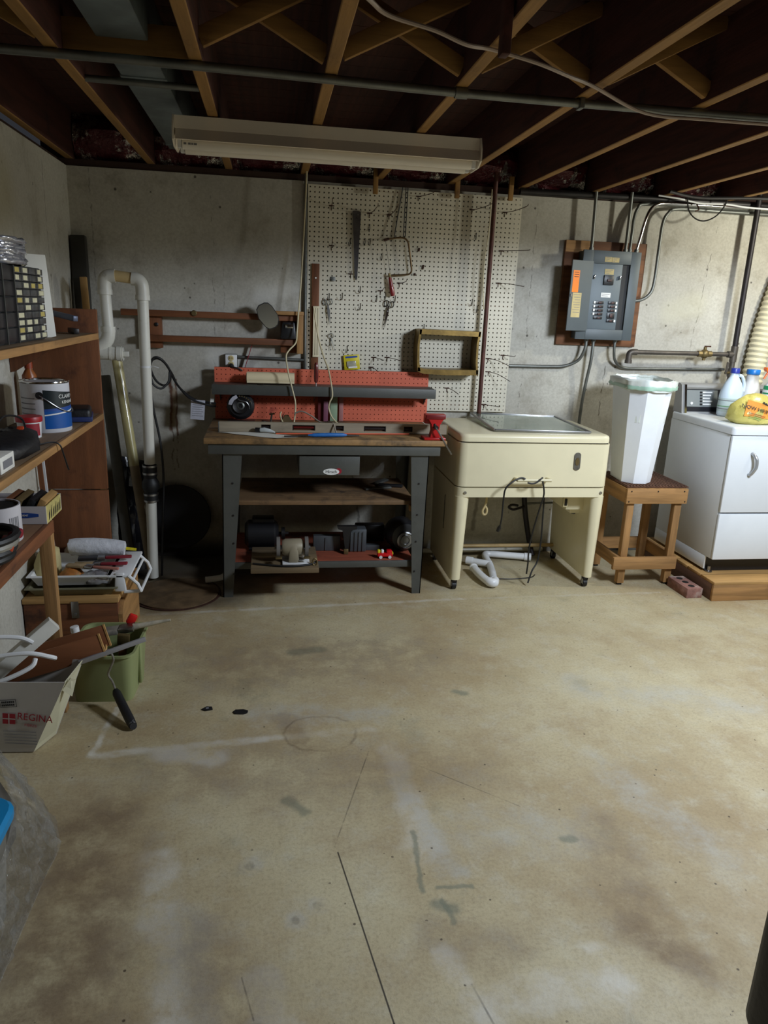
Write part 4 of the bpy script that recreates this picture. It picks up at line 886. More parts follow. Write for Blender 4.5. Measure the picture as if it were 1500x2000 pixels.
for k, (a, b) in enumerate(wins):
    W(G().box(a, b, ya+.018, ya+.024, .868, .896), 'window_back', 'wood_dark_x', lv)
    W(G().cyl((a+.006, ya+.010, .882), (b-.006, ya+.010, .882), .0065, None, 10), 'vial', M('vial', (46, 40, 40), .1, 0, .2) if k not in (1,) else 'amber_red', lv)
    for xx in (a+.001, b-.005): W(G().box(xx, xx+.004, ya+.002, ya+.018, .868, .896), 'window_cheek', 'dark_steel', lv)
# paper, pen, rod, blue-handled tool in front of the level
ps = sheet('paper_sheet', 'crumpled cream sheet of paper on the bench front edge', 'paper', 'paper', [(-.27, 3.80, .857), (.03, 3.635, .857), (.17, 3.70, .857), (-.1, 3.815, .857)], 6, 3, .0012, 8, .0012)
pp = T('glue_tube', 'crumpled clear glue tube with black cap on the paper', 'tube', (-.02, 3.79, .86))
W(G().cyl((-.075, 3.805, .872), (-.05, 3.797, .872), .012, None, 12), 'cap', 'black_plastic', pp); W(G().tube([(-.05, 3.797, .872), (-.03, 3.79, .874), (0, 3.78, .87), (.025, 3.772, .864)], [.011, .013, .010, .004], 10), 'tube_body', M('clear_film', (200, 205, 205), .1, 0, .1, 20, None, .4, 30), pp)
rd = T('orange_rod', 'thin orange rod lying along the bench top', 'rod', (.35, 3.77, .857)); W(G().cyl((.03, 3.757, .8605), (.735, 3.80, .8605), .0035, None, 8), 'rod_shaft', M('orange', (222, 96, 62), .5, 0, .1), rd)
W(G().cyl((.735, 3.80, .8605), (.86, 3.808, .8605), .0026, None, 8), 'rod_end', 'dark_steel', rd)
bt = T('blue_tool', 'tool with a blue fabric-like handle lying on the bench front', 'tool', (.29, 3.70, .857))
W(G().tube([(.19, 3.688, .866), (.22, 3.69, .867), (.30, 3.697, .868), (.37, 3.705, .867), (.39, 3.708, .866)], [.004, .010, .011, .010, .005], 12), 'handle', M('blue_handle', (36, 104, 176), .5, 0, .12, 30, None, .2, 60), bt)
W(G().cyl((.07, 3.675, .862), (.19, 3.688, .864), .0035, None, 8), 'shaft', 'black_plastic', bt); W(G().cyl((.39, 3.708, .864), (.455, 3.716, .863), .005, .003, 8), 'tip', 'dark_steel', bt)
# red bench vise
vs_ = T('bench_vise', 'small red bench vise on the right end of the workbench', 'vise', (.845, 3.68, .855))
W(G().box(.785, .9, 3.64, 3.74, .8555, .868, .004), 'base', 'red_enamel', vs_)
W(G().prism([(.822, .868), (.872, .868), (.866, .90), (.870, .935), (.885, .958), (.898, .965), (.898, .985), (.793, .985), (.793, .968), (.812, .958), (.826, .935), (.83, .90)], lambda u, v, w: (u, 3.665+w, v), .05), 'jaw_column', 'red_enamel', vs_)
W(G().box(.795, .897, 3.66, 3.668, .962, .984, .002), 'jaw_plate', M('dark_red', (110, 16, 18), .4), vs_)
W(G().box(.80, .89, 3.716, 3.76, .93, .98, .004), 'rear_jaw', 'red_enamel', vs_)
W(G().cyl((.846, 3.635, .922), (.846, 3.72, .922), .011, None, 12), 'screw', 'dark_steel', vs_)
W(G().cyl((.836, 3.64, .935), (.93, 3.625, .785), .0042, None, 8), 'handle_bar', 'chrome', vs_); W(G().sphere((.836, 3.64, .936), .008), 'handle_knob', 'dark_steel', vs_)

# things on the lower shelves
gw = T('bench_grinder', 'grey bench grinder with two wheels on a wooden plank under the bench', 'grinder', (.12, 3.62, .184))
W(G().box(-.10, .245, 3.515, 3.86, .1845, .212, .003), 'plank', M('plank_old', (110, 92, 66), .8, 0, .2, 3, (1, 8, 8)), gw)
M('grinder_grey', (150, 140, 118), .5, .1, .1)
W(G().box(.06, .2, 3.56, 3.68, .2122, .222, .003), 'foot_plate', 'white_plastic', gw)
W(G().obox((.118, 3.62, .265), (.055, .11, .09), (0, 0, 0), .01, 2, (.8, .8)), 'pedestal', 'grinder_grey', gw)
W(G().tube([(.06, 3.62, .29), (.075, 3.62, .29), (.155, 3.62, .29), (.17, 3.62, .29)], [.036, .045, .045, .036], 20), 'motor_body', 'grinder_grey', gw)
for x, nm in ((.04, 'left'), (.185, 'right')):
    W(G().cyl((x-.009, 3.62, .29), (x+.009, 3.62, .29), .055, None, 24), 'grinding_wheel', M('wheel_grey', (104, 100, 96), .8, 0, .1), gw)
    W(G().cyl((x-.02, 3.62, .29), (x+.02, 3.62, .29), .012, None, 8), 'arbor_nut', 'steel', gw)
    W(G().box(x-.015, x+.018, 3.545, 3.57, .25, .258, .001), 'tool_rest', 'brass', gw)
W(G().tube([(-.09, 3.58, .216), (0, 3.545, .219), (.1, 3.53, .218), (.19, 3.545, .219), (.235, 3.56, .23)], .0055, 8, 5), 'power_cord', 'black_rubber', gw)
W(G().tube([(.225+.012*math.cos(k*PI/6), 3.55, .232+.018*math.sin(k*PI/6)) for k in range(12)], .004, 6, 0, True), 'cord_clamp', 'brass', gw)
mo = T('electric_motor', 'large black electric motor on the lower bench shelf', 'motor', (-.04, 3.92, .184))
W(G().tube([(-.14, 3.94, .265), (-.13, 3.94, .265), (-.12, 3.94, .265), (.02, 3.94, .265), (.03, 3.94, .265), (.045, 3.94, .265)], [.055, .07, .078, .078, .07, .05], 24), 'motor_body', 'black_plastic', mo)
W(G().box(-.12, .03, 3.88, 4.0, .1845, .2, .004), 'mount', 'black_plastic', mo); W(G().box(-.10, .02, 3.9, 3.98, .335, .362, .006), 'terminal_box', 'black_plastic', mo)
W(G().cyl((.04, 3.94, .265), (.10, 3.94, .265), .009, None, 10), 'shaft', 'dark_steel', mo); W(G().cyl((.06, 3.94, .265), (.08, 3.94, .265), .035, None, 18), 'pulley', 'dark_steel', mo)
M('cast_grey', (86, 90, 94), .5, .4, .12)
gt = T('cast_table', 'grey cast-iron machine table parts standing on the lower shelf', 'machine part', (.4, 3.88, .184))
W(G().box(.235, .385, 3.86, 3.9, .1845, .272, .004), 'side_plate', 'cast_grey', gt); W(G().box(.30, .306, 3.855, 3.86, .19, .262), 'plate_rib', 'cast_grey', gt)
W(G().box(.432, .53, 3.84, 3.92, .1845, .315, .006), 'ribbed_block', 'cast_grey', gt)
for k in range(4): W(G().box(.44+k*.022, .446+k*.022, 3.834, 3.84, .19, .30), 'cooling_rib', 'cast_grey', gt)
W(G().box(.53, .61, 3.86, 3.9, .1845, .215, .004), 'foot', 'cast_grey', gt)
W(G().prism([(.362, .345), (.47, .345), (.47, .328), (.435, .32), (.425, .2), (.408, .2), (.392, .32), (.365, .33)], lambda u, v, w: (u, 3.80+w, v), .03), 'black_bracket', 'black_plastic', gt)
W(G().box(.40, .425, 3.795, 3.83, .1845, .215, .003), 'brass_fitting', 'brass', gt)
bb2 = G().box(.49, .66, 4.02, 4.08, .1845, .285, .006).o('dark_bin', 'black_plastic'); tag(bb2, 'low black bin at the back of the lower bench shelf', 'bin')
mm = T('round_motor', 'round dark motor with a ribbed silver hub beside the right bench leg', 'motor', (.73, 3.85, .184))
W(G().lathe([(.0, 0), (.085, 0), (.092, .02), (.092, .10), (.075, .125), (.05, .13), (.0, .13)], (.725, 3.94, .277), 32, (PI/2, 0, .15)), 'motor_body', 'black_plastic', mm)
W(G().lathe([(.05, .128), (.05, .14), (.043, .143), (.04, .136), (.033, .136), (.031, .145), (.022, .145), (.02, .138), (.0, .138)], (.725, 3.94, .26), 28, (PI/2, 0, .15)), 'ribbed_hub', 'steel', mm)
ty = T('toy_car', 'little red toy car with white wheels on the lower bench shelf', 'toy car', (.62, 3.73, .184))
W(G().obox((.62, 3.735, .204), (.085, .036, .02), (0, 0, 0), .006), 'car_body', M('toy_red', (206, 20, 28), .3, 0, .05), ty)
W(G().obox((.643, 3.735, .22), (.03, .03, .022), (0, 0, 0), .006), 'seat_back', 'toy_red', ty); W(G().box(.658, .665, 3.722, 3.748, .205, .218, .002), 'windscreen', 'yellow_card', ty)
for x in (.595, .645):
    for y in (3.714, 3.752): W(G().cyl((x, y, .1935), (x, y+.006, .1935), .009, None, 14), 'wheel', 'white_plastic', ty)
for x, z in ((.585, .222), (.605, .222)): W(G().obox((x, 3.735, z), (.016, .016, .022), (0, 0, .3), .005), 'toy_block', 'yellow_card' if x < .6 else 'white_plastic', ty)
# clutter on the middle shelf
for k, (x, y, rz, l) in enumerate(((.60, 3.95, .3, .16), (.68, 4.0, -.2, .14), (.64, 4.08, .9, .12))):
    q = G().obox((x, y, .525+.004*k), (l, .03, .012), (.1, 0, rz), .003).o('scrap_piece', 'galv' if k != 1 else 'black_plastic'); tag(q, ('dull metal scrap nearest the drawer on the middle shelf', 'black plastic offcut among metal scraps on the middle shelf', 'dull metal scrap farthest back on the middle shelf')[k], 'scrap', 'scraps on the middle bench shelf')
# white drain pipe by the left bench leg
dpx = G().tube([(-.352, 3.836, .034), (-.30, 3.85, .034), (-.262, 3.87, .036), (-.245, 3.9, .05), (-.24, 3.98, .12)], .017, 12, 4).o('drain_elbow', 'pvc'); tag(dpx, 'short white drain pipe elbow on the floor by the left bench leg', 'pipe')

# ================================================================== cream ironer
ir = T('ironer', 'cream enamel rotary ironer cabinet with round-edged lid and four casters', 'ironer', (1.41, 3.96, 0))
def rbox(x0, x1, y0, y1, z0, z1, r, nm, mat='enamel', par=None, seg=4, top=0):
    """box with rounded upright corners and a softened top"""
    pts = []
    for cx, cy, a0 in ((x1-r, y1-r, 0), (x0+r, y1-r, 1), (x0+r, y0+r, 2), (x1-r, y0+r, 3)):
        for k in range(seg+1): pts.append((cx, cy, (a0+k/seg)*PI/2))
    def ring(z, ins): return [(cx+(r-ins)*math.cos(a), cy+(r-ins)*math.sin(a), z) for cx, cy, a in pts]
    R = [ring(z0, .0)]
    if top:
        for k in range(5): a = k/4*PI/2; R.append(ring(z1-top+top*math.sin(a), top*(1-math.cos(a))))
    else: R.append(ring(z1, 0))
    return W(G().rings(R), nm, mat, par or ir)
rbox(.985, 1.835, 3.675, 4.27, .845, .885, .05, 'lid', top=.02)
W(G().box(1.0, 1.82, 3.69, 4.25, .838, .846), 'lid_gasket', 'dark_steel', ir)
rbox(.982, 1.838, 3.67, 4.27, .602, .838, .05, 'body')
W(G().box(1.0, 1.82, 3.69, 4.25, .595, .603), 'skirt_seam', 'dark_steel', ir)  # recessed dark seam between body and skirt
rbox(.980, 1.836, 3.668, 4.27, .545, .596, .05, 'skirt')
for sx, xa, xb in ((-1, .982, 1.062), (1, 1.756, 1.834)):
    # leg panel: an end plate with a rounded front, narrowing to the casters
    def sec(z, ins, yin):
        a, b = (xa+ins*.25, xb-ins*.75) if sx < 0 else (xa+ins*.9, xb-ins*.45)
        y0, y1 = 3.67+yin, 4.26-yin*.3; r = min(.034, (b-a)*.45); P = []
        for cx, cy, a0 in ((b-r, y1-r, 0), (a+r, y1-r, 1), (a+r, y0+r, 2), (b-r, y0+r, 3)):
            for k in range(4): t_ = (a0+k/3)*PI/2; P.append((cx+r*math.cos(t_), cy+r*math.sin(t_), z))
        return P
    W(G().rings([sec(.546, 0, 0), sec(.35, .008, .008), sec(.062, .02, .02)]), 'leg_panel', 'enamel', ir)
    for y in (3.715, 4.2):
        x = (1.015 if sx < 0 else 1.79)
        f = W(G().box(x-.014, x+.014, y-.016, y+.016, .045, .064, .002), 'caster', 'dark_steel', ir)
        G().cyl((x-.011, y+.006, .0235), (x+.011, y+.006, .0235), .0232, None, 18).o('wheel', 'black_rubber', f)
        for d in (-.015, .013): G().box(x+d, x+d+.002, y-.01, y+.014, .02, .05).o('fork', 'steel', f)
    for z in (.57,): W(G().cyl(((1.03 if sx < 0 else 1.80), 3.664, z), ((1.03 if sx < 0 else 1.80), 3.67, z), .008, None, 12), 'screw_head', 'steel', ir)
W(G().box(.9795, .9815, 3.9, 3.905, .30, .5), 'panel_joint', 'dark_steel', ir)
badge = W(G().prism([(1.643+.019*math.cos(a), .745+(.032 if math.sin(a) > 0 else -.032)+.017*math.sin(a)) for a in [k*PI/8 for k in range(16)]], lambda u, v, w: (u, 3.6695-w, v), .004), 'maker_plate', M('badge_grey', (120, 118, 112), .35, .7, .3, 40), ir)
G().prism([(1.643+.012*math.cos(k*PI/6), .745+.022*math.sin(k*PI/6)) for k in range(12)], lambda u, v, w: (u, 3.6655-w, v), .002).o('crest', 'brass', badge)
bar = W(G().cyl((1.295, 3.615, .652), (1.485, 3.615, .652), .009, None, 12), 'towel_bar', M('bar_cream', (206, 196, 160), .3, 0, .05), ir)
for x in (1.30, 1.48): G().cyl((x, 3.615, .652), (x, 3.672, .648), .009, None, 10).o('bar_bracket', 'bar_cream', bar)
W(G().box(1.655, 1.825, 3.78, 4.1, .44, .544, .01), 'motor_box', 'enamel', ir); W(G().obox((1.755, 3.94, .425), (.13, .28, .035), (PI, 0, 0), .004, 2, (.75, .8)), 'motor_pan', 'enamel', ir)
W(G().lathe([(.0, -.02), (.02, -.02), (.024, 0), (.0, 0)], (1.76, 3.9, .408), 14), 'drain_knob', 'black_plastic', ir)
W(G().obox((1.64, 3.76, .50), (.03, .02, .07), (0, 0, 0), .006), 'latch', 'bar_cream', ir); W(G().obox((1.64, 3.748, .495), (.014, .006, .04), (0, 0, 0), .002), 'latch_slot', 'dark_steel', ir)
W(G().cyl((1.05, 4.18, .098), (1.78, 4.18, .098), .012, None, 12), 'rear_stretcher', M('bar_tan', (176, 150, 104), .5, .1, .15), ir)
ch = T('cord_hook', 'cream cord loop hanging under the ironer front edge', 'cord', (1.178, 3.75, .42))
W(G().tube([(1.176, 3.75, .545), (1.178, 3.75, .50), (1.170, 3.75, .47), (1.160, 3.75, .445), (1.168, 3.75, .425), (1.182, 3.75, .43), (1.184, 3.75, .455), (1.172, 3.75, .475)], .006, 8, 5), 'loop', M('hook_cream', (190, 172, 128), .6, 0, .1), ch)
c1 = T('appliance_cord', 'black cord with plug draped over the ironer towel bar', 'cord', (1.3, 3.6, .4))
W(G().tube([(1.222, 3.62, .385), (1.224, 3.605, .45), (1.222, 3.595, .56), (1.226, 3.59, .61), (1.25, 3.59, .64), (1.285, 3.597, .66), (1.315, 3.604, .668), (1.335, 3.602, .662)], .0048, 8, 6), 'cord_run', 'black_rubber', c1)
W(G().tube([(1.35, 3.603, .642), (1.375, 3.6, .638), (1.40, 3.6, .645), (1.425, 3.603, .665), (1.432, 3.608, .668)], .0048, 8, 6), 'cord_wrap', 'black_rubber', c1)
W(G().tube([(1.432, 3.60, .65), (1.444, 3.60, .60), (1.446, 3.605, .56), (1.435, 3.62, .48), (1.42, 3.64, .36), (1.415, 3.66, .25), (1.425, 3.68, .16), (1.43, 3.7, .09)], .0048, 8, 6), 'cord_run', 'black_rubber', c1)
W(G().tube([(1.224, 3.62, .40), (1.221, 3.625, .385), (1.216, 3.63, .365)], [.006, .011, .009], 10), 'plug', 'black_rubber', c1)
c = G().tube([(1.52, 3.78, .545), (1.525, 3.78, .40), (1.528, 3.78, .25), (1.515, 3.77, .14), (1.48, 3.75, .085), (1.455, 3.73, .02)], .0048, 8, 6).o('hanging_cord', 'black_rubber'); tag(c, 'second black cord hanging straight down inside the ironer', 'cord')
fp = T('floor_pipe', 'dark iron pipe with a hose bib behind the ironer', 'pipe', (1.6, 4.26, .0))
W(G().tube([(1.555, 4.27, .72), (1.57, 4.27, .52), (1.60, 4.27, .3), (1.635, 4.25, .12), (1.65, 4.2, .02)], .017, 12, 4), 'pipe_run', 'black_pipe', fp)
W(G().tube([(1.59, 4.26, .33), (1.55, 4.24, .325), (1.51, 4.24, .315), (1.48, 4.24, .33), (1.50, 4.24, .345), (1.54, 4.24, .34)], .008, 8, 4), 'valve', 'black_pipe', fp)
W(G().cyl((1.59, 4.27, .345), (1.82, 4.28, .35), .007, None, 8), 'branch_pipe', 'galv', fp)
# PVC drain assembly lying on the floor
M('pvc_white', (226, 228, 232), .35, 0, .03)
fd = T('drain_assembly', 'white PVC drain pipes and elbows lying on the floor under the ironer', 'pipe', (1.3, 4.0, 0))
W(G().tube([(1.60, 4.15, .03), (1.36, 4.22, .03)], .021, 14), 'long_pipe', 'pvc_white', fd); W(G().cyl((1.58, 4.155, .03), (1.62, 4.143, .03), .025, None, 14), 'coupling', 'pvc_white', fd)
W(G().tube([(1.38, 4.215, .03), (1.35, 4.215, .03), (1.335, 4.19, .03), (1.325, 4.13, .03), (1.315, 4.02, .03)], .021, 14, 3), 'elbow', 'pvc_white', fd)
W(G().tube([(1.325, 4.02, .032), (1.26, 4.055, .032), (1.215, 4.085, .032)], .021, 14), 'branch', 'pvc_white', fd); W(G().cyl((1.225, 4.08, .032), (1.19, 4.10, .032), .025, None, 14), 'coupling', 'pvc_white', fd)
W(G().tube([(1.315, 4.02, .03), (1.29, 3.88, .03), (1.265, 3.77, .03)], .021, 14), 'return_pipe', 'pvc_white', fd)
W(G().tube([(1.27, 3.76, .03), (1.255, 3.725, .03), (1.235, 3.72, .032), (1.215, 3.76, .034), (1.20, 3.85, .036), (1.195, 3.95, .036)], [.023, .026, .026, .023, .023, .023], 14, 4), 'trap_arm', 'pvc_white', fd); W(G().sphere((1.195, 3.955, .036), .027), 'end_bulb', 'pvc_white', fd)
c = G().tube([(1.28, 3.85, .006), (1.4, 3.84, .005), (1.52, 3.86, .005), (1.56, 3.9, .006)], .003, 6, 5).o('floor_wire', 'dark_steel'); tag(c, 'thin dark wire curving on the floor under the ironer', 'wire')
c = G().cyl((.9, 4.29, .03), (1.75, 4.30, .03), .014, None, 12).o('baseboard_pipe', 'pvc'); tag(c, 'thin white pipe along the foot of the wall behind the ironer', 'pipe')
# framed glass pane on the ironer
gl = T('glass_pane', 'metal-framed glass pane lying on the ironer lid', 'glass pane', (1.46, 4.0, .886))
q = [(1.20, 4.262), (1.70, 4.19), (1.73, 3.735), (1.20, 3.77)]
tilt = lambda y: .887+.022*(y-3.73)/.53
for k in range(4):
    a, b = q[k], q[(k+1) % 4]; W(G().beam((*a, tilt(a[1])+.006), (*b, tilt(b[1])+.006), .014, .012, .002), 'frame_bar', 'steel', gl)
def pane_mat():
    t = new_mat('pane_glass'); b = t.bsdf; n = t.noise(t.coord(), 12, 5)
    t.link(t.mix(t.ramp(n.outputs[0], .3, .7), lin((200, 214, 206)), lin((216, 226, 218))), b.inputs['Base Color'])
    b.inputs['Roughness'].default_value = .05; b.inputs['Transmission Weight'].default_value = .85; b.inputs['IOR'].default_value = 1.3; MATS['pane'] = t.m
pane_mat()
vs = [(*p, tilt(p[1])+.003) for p in q]+[(*p, tilt(p[1])+.007) for p in q]; g = G(); g.quadmesh(vs, [(3, 2, 1, 0), (4, 5, 6, 7), (0, 1, 5, 4), (1, 2, 6, 5), (2, 3, 7, 6), (3, 0, 4, 7)]); W(g, 'glass_sheet', 'pane', gl)

# ================================================================== stool and bin
so = T('wooden_stool', 'rough wooden stool with doormat top between ironer and dryer', 'stool', (2.16, 3.9, 0))
sx0, sx1, sy0, sy1 = 1.975, 2.345, 3.70, 4.10
for a, b, c, d, nm in ((sx0, sx1, sy0, sy0+.02, 'apron'), (sx0, sx1, sy1-.02, sy1, 'apron')): W(G().box(a, b, c, d, .497, .583, .003), nm, 'wood_x', so)
for a in (sx0, sx1-.02): W(G().box(a, a+.02, sy0+.02, sy1-.02, .497, .583, .003), 'apron', 'wood_y', so)
W(G().box(sx0+.004, sx1-.004, sy0+.004, sy1-.004, .565, .585), 'top_board', 'wood_y', so)
for x, y in ((sx0+.02, sy0+.02), (sx1-.06, sy0+.02), (sx0+.02, sy1-.06), (sx1-.06, sy1-.06)):
    f = W(G().box(x, x+.042, y, y+.04, .012, .565, .003), 'leg', 'wood_z', so); G().box(x+.008, x+.034, y+.008, y+.032, 0, .012, .002).o('foot_pad', 'black_rubber', f)
W(G().box(sx0-.03, sx1-.01, sy0-.005, sy0+.019, .105, .178, .003), 'lower_rail', 'wood_x', so); W(G().box(sx0-.0, sx1, sy1-.02, sy1, .105, .178, .003), 'lower_rail', 'wood_x', so)
W(G().box(sx0-.0, sx0+.019, sy0+.02, sy1-.02, .105, .178, .003), 'lower_rail', 'wood_y', so); W(G().box(sx1-.019, sx1, sy0+.02, sy1-.02, .105, .178, .003), 'lower_rail', 'wood_y', so)
for x in (2.0, 2.16, 2.32): W(G().cyl((x, sy0-.002, .57), (x, sy0+.002, .57), .004, None, 8), 'nail_head', 'dark_steel', so)
for x in (1.99, 2.33): W(G().cyl((x, sy0-.002, .51), (x, sy0+.002, .51), .004, None, 8), 'nail_head', 'dark_steel', so)
mt = T('doormat', 'brown ribbed mat lying on the stool under the bin', 'mat', (2.16, 3.9, .585))
W(G().box(sx0+.005, sx1+.01, sy0+.02, sy1+.01, .586, .593, .002), 'mat_base', M('mat_brown', (92, 62, 46), .95, 0, .3, 60, None, .8, 120), mt)
for k in range(19): W(G().box(sx0+.008+k*.0194, sx0+.02+k*.0194, sy0+.022, sy1+.008, .592, .598, .001), 'mat_rib', 'mat_brown', mt)
tc = T('trash_can', 'tall white plastic trash can with green-banded liner on the stool', 'trash can', (2.085, 3.90, .599)); tc.rotation_euler = (0, 0, -.08)
M('bin_white', (240, 244, 250), .4, 0, .03)
def oct_ring(hx, hy, c, z): return [(hx-c, -hy, z), (hx, -hy+c, z), (hx, hy-c, z), (hx-c, hy, z), (-hx+c, hy, z), (-hx, hy-c, z), (-hx, -hy+c, z), (-hx+c, -hy, z)]
G().rings([oct_ring(.086, .135, .05, 0), oct_ring(.088, .137, .05, .02), oct_ring(.122, .20, .072, .56), oct_ring(.118, .196, .072, .56), oct_ring(.084, .133, .05, .012)], True, True).o('bin_body', 'bin_white', tc, 20)
G().rings([oct_ring(.124, .202, .072, .53), oct_ring(.134, .212, .076, .562), oct_ring(.134, .212, .076, .574), oct_ring(.120, .198, .072, .574)], False, False).o('rim', 'bin_white', tc, 20)
M('liner', (226, 232, 226), .3, 0, .05, 12, None, .4, 30); M('liner_green', (168, 202, 182), .35, 0, .08, 14, None, .3, 30)
def wob(R, a, sd):
    rnd = random.Random(sd); return [[(x+rnd.uniform(-a, a), y+rnd.uniform(-a, a), z+rnd.uniform(-a, a)) for x, y, z in r] for r in R]
def dense(hx, hy, c, z, n=5):
    P = oct_ring(hx, hy, c, z); out = []
    for i in range(8):
        a, b = Vector(P[i]), Vector(P[(i+1) % 8])
        for k in range(n): out.append(tuple(a.lerp(b, k/n)))
    return out
G().rings(wob([dense(.136, .214, .077, .525), dense(.139, .217, .077, .545), dense(.14, .218, .077, .578), dense(.128, .206, .074, .585), dense(.114, .19, .07, .54), dense(.10, .16, .04, .35)], .0035, 3), False, False).o('liner_bag', 'liner', tc, 60)
G().rings(wob([dense(.1405, .2185, .077, .532), dense(.1425, .2205, .077, .542), dense(.1405, .2185, .077, .552)], .002, 4), False, False).o('drawstring_band', 'liner_green', tc, 60)

# ================================================================== dryer on its platform
pf = T('wood_platform', 'low wooden platform of boards under the white dryer', 'platform', (2.8, 3.85, 0))
W(G().box(2.43, 3.32, 3.455, 3.475, 0, .095, .003), 'front_board', 'wood_x', pf); W(G().box(2.43, 2.45, 3.475, 4.28, 0, .095, .003), 'side_board', M('plat_dark', (96, 66, 48), .8, 0, .25, 3, (10, 1, 10)), pf)
W(G().box(3.30, 3.32, 3.475, 4.28, 0, .095, .003), 'side_board', 'plat_dark', pf)
for k in range(6):
    y = 3.456+k*.138; W(G().box(2.431, 3.32, y, y+.134, .095, .112, .002), 'deck_board', 'wood_pale_x', pf)
M('appliance_white', (222, 226, 230), .35, 0, .02)
dy = T('clothes_dryer', 'white front-loading clothes dryer with dark rear console', 'dryer', (2.86, 3.95, .112))
dx0, dx1, dyf, dyb = 2.468, 3.155, 3.565, 4.20
W(G().box(dx0, dx1, dyf+.022, dyb, .205, .917, .004), 'cabinet', 'appliance_white', dy)
for x in (dx0, dx1-.01): W(G().box(x, x+.01, dyf+.07, dyb, .128, .206, .002), 'side_skirt', 'appliance_white', dy)
rbox(dx0-.004, dx1+.004, dyf-.004, dyb, .919, .962, .02, 'top_panel', 'appliance_white', dy, 4, .012)
W(G().box(dx0+.004, dx1-.004, dyf+.01, dyb, .915, .920), 'top_gap', 'dark_steel', dy)
W(G().box(dx0, dx1, dyf, dyf+.022, .482, .914, .006), 'door', 'appliance_white', dy)
W(G().box(dx0, dx1, dyf, dyf+.022, .205, .474, .006), 'lower_panel', 'appliance_white', dy)
W(G().box(dx0+.02, dx1-.02, dyf+.018, dyf+.03, .2, .88), 'panel_gap', 'dark_steel', dy)
W(G().box(dx0+.012, dx1-.012, dyf+.075, dyf+.085, .114, .205), 'toe_kick', 'black_plastic', dy)
for x in (dx0+.03, dx1-.03): W(G().lathe([(.02, 0), (.02, .006), (.009, .010), (.009, .034)], (x, dyf+.06, .1125), 12), 'levelling_foot', 'steel', dy)
hd = W(G().tube([(2.60, dyf, .70), (2.60, dyf-.02, .708), (2.607, dyf-.034, .735), (2.612, dyf-.036, .755), (2.609, dyf-.034, .79), (2.602, dyf-.02, .81), (2.60, dyf, .818)], .0095, 10, 5), 'door_handle', M('handle_grey', (176, 178, 180), .3, .6, .05), dy)
con = W(G().prism([(4.10, .962), (4.20, .962), (4.20, 1.135), (4.16, 1.135), (4.14, 1.125)], lambda u, v, w: (dx0+.002+w, u, v), dx1-dx0-.004), 'console', M('console_grey', (150, 150, 150), .45), dy)
cfr = lambda u, v, w: (u, 4.10+(v-.962)*.245-w, v)
G().prism([(dx0+.03, .972), (dx1-.03, .972), (dx1-.03, 1.105), (dx0+.03, 1.105)], cfr, .004).o('control_face', M('console_black', (34, 34, 40), .3, .1, .1), con)
G().prism([(dx0+.03, 1.0), (dx0+.235, 1.0), (dx0+.235, 1.098), (dx0+.03, 1.098)], lambda u, v, w: cfr(u, v, .004+w), .001).o('grey_fascia', M('fascia', (136, 142, 144), .4, .3, .05), con)
G().prism([(dx0+.03, 1.103), (dx1-.03, 1.103), (dx1-.03, 1.113), (dx0+.03, 1.113)], lambda u, v, w: cfr(u, v, .002+w), .004).o('trim_strip', 'steel', con)
for xx in (dx0+.016, dx1-.03): G().prism([(xx, .964), (xx+.014, .964), (xx+.014, 1.13), (xx, 1.13)], lambda u, v, w: cfr(u, v, -.002+w), .012).o('chrome_end', 'chrome', con)
G().lathe([(.0, .0), (.0085, 0), (.0085, .006), (.0, .008)], cfr(dx0+.062, 1.02, .004), 14, (PI/2, 0, 0)).o('start_button', 'white_plastic', con)
for k in range(5):
    z = 1.086-k*.0175; G().prism([(dx0+.118, z-.006), (dx0+.132, z-.006), (dx0+.132, z+.004), (dx0+.118, z+.004)], lambda u, v, w: cfr(u, v, .005+w), .004).o('push_key', 'black_plastic', con)
    G().prism([(dx0+.137, z-.0045), (dx0+.20-.008*(k % 3), z-.0045), (dx0+.20-.008*(k % 3), z+.0035), (dx0+.137, z+.0035)], lambda u, v, w: cfr(u, v, .005+w), .0006).o('key_print', 'white_ink', con)
# brick beside the platform
bk = T('brick', 'red cored brick on the floor beside the dryer platform', 'brick', (2.352, 3.605, 0)); bk.rotation_euler = (0, 0, .03)
M('brick_red', (138, 98, 88), .9, 0, .25, 30, None, .5, 60, (176, 160, 150), 9, .5, .7)
G().box(-.048, .048, -.10, .10, 0, .058, .003).o('brick_body', 'brick_red', bk)
for y in (-.06, 0, .06): G().lathe([(.0, .0), (.018, 0), (.018, .0008), (.0, .0008)], (0, y, .058), 16).o('core_hole', 'ink_black', bk)

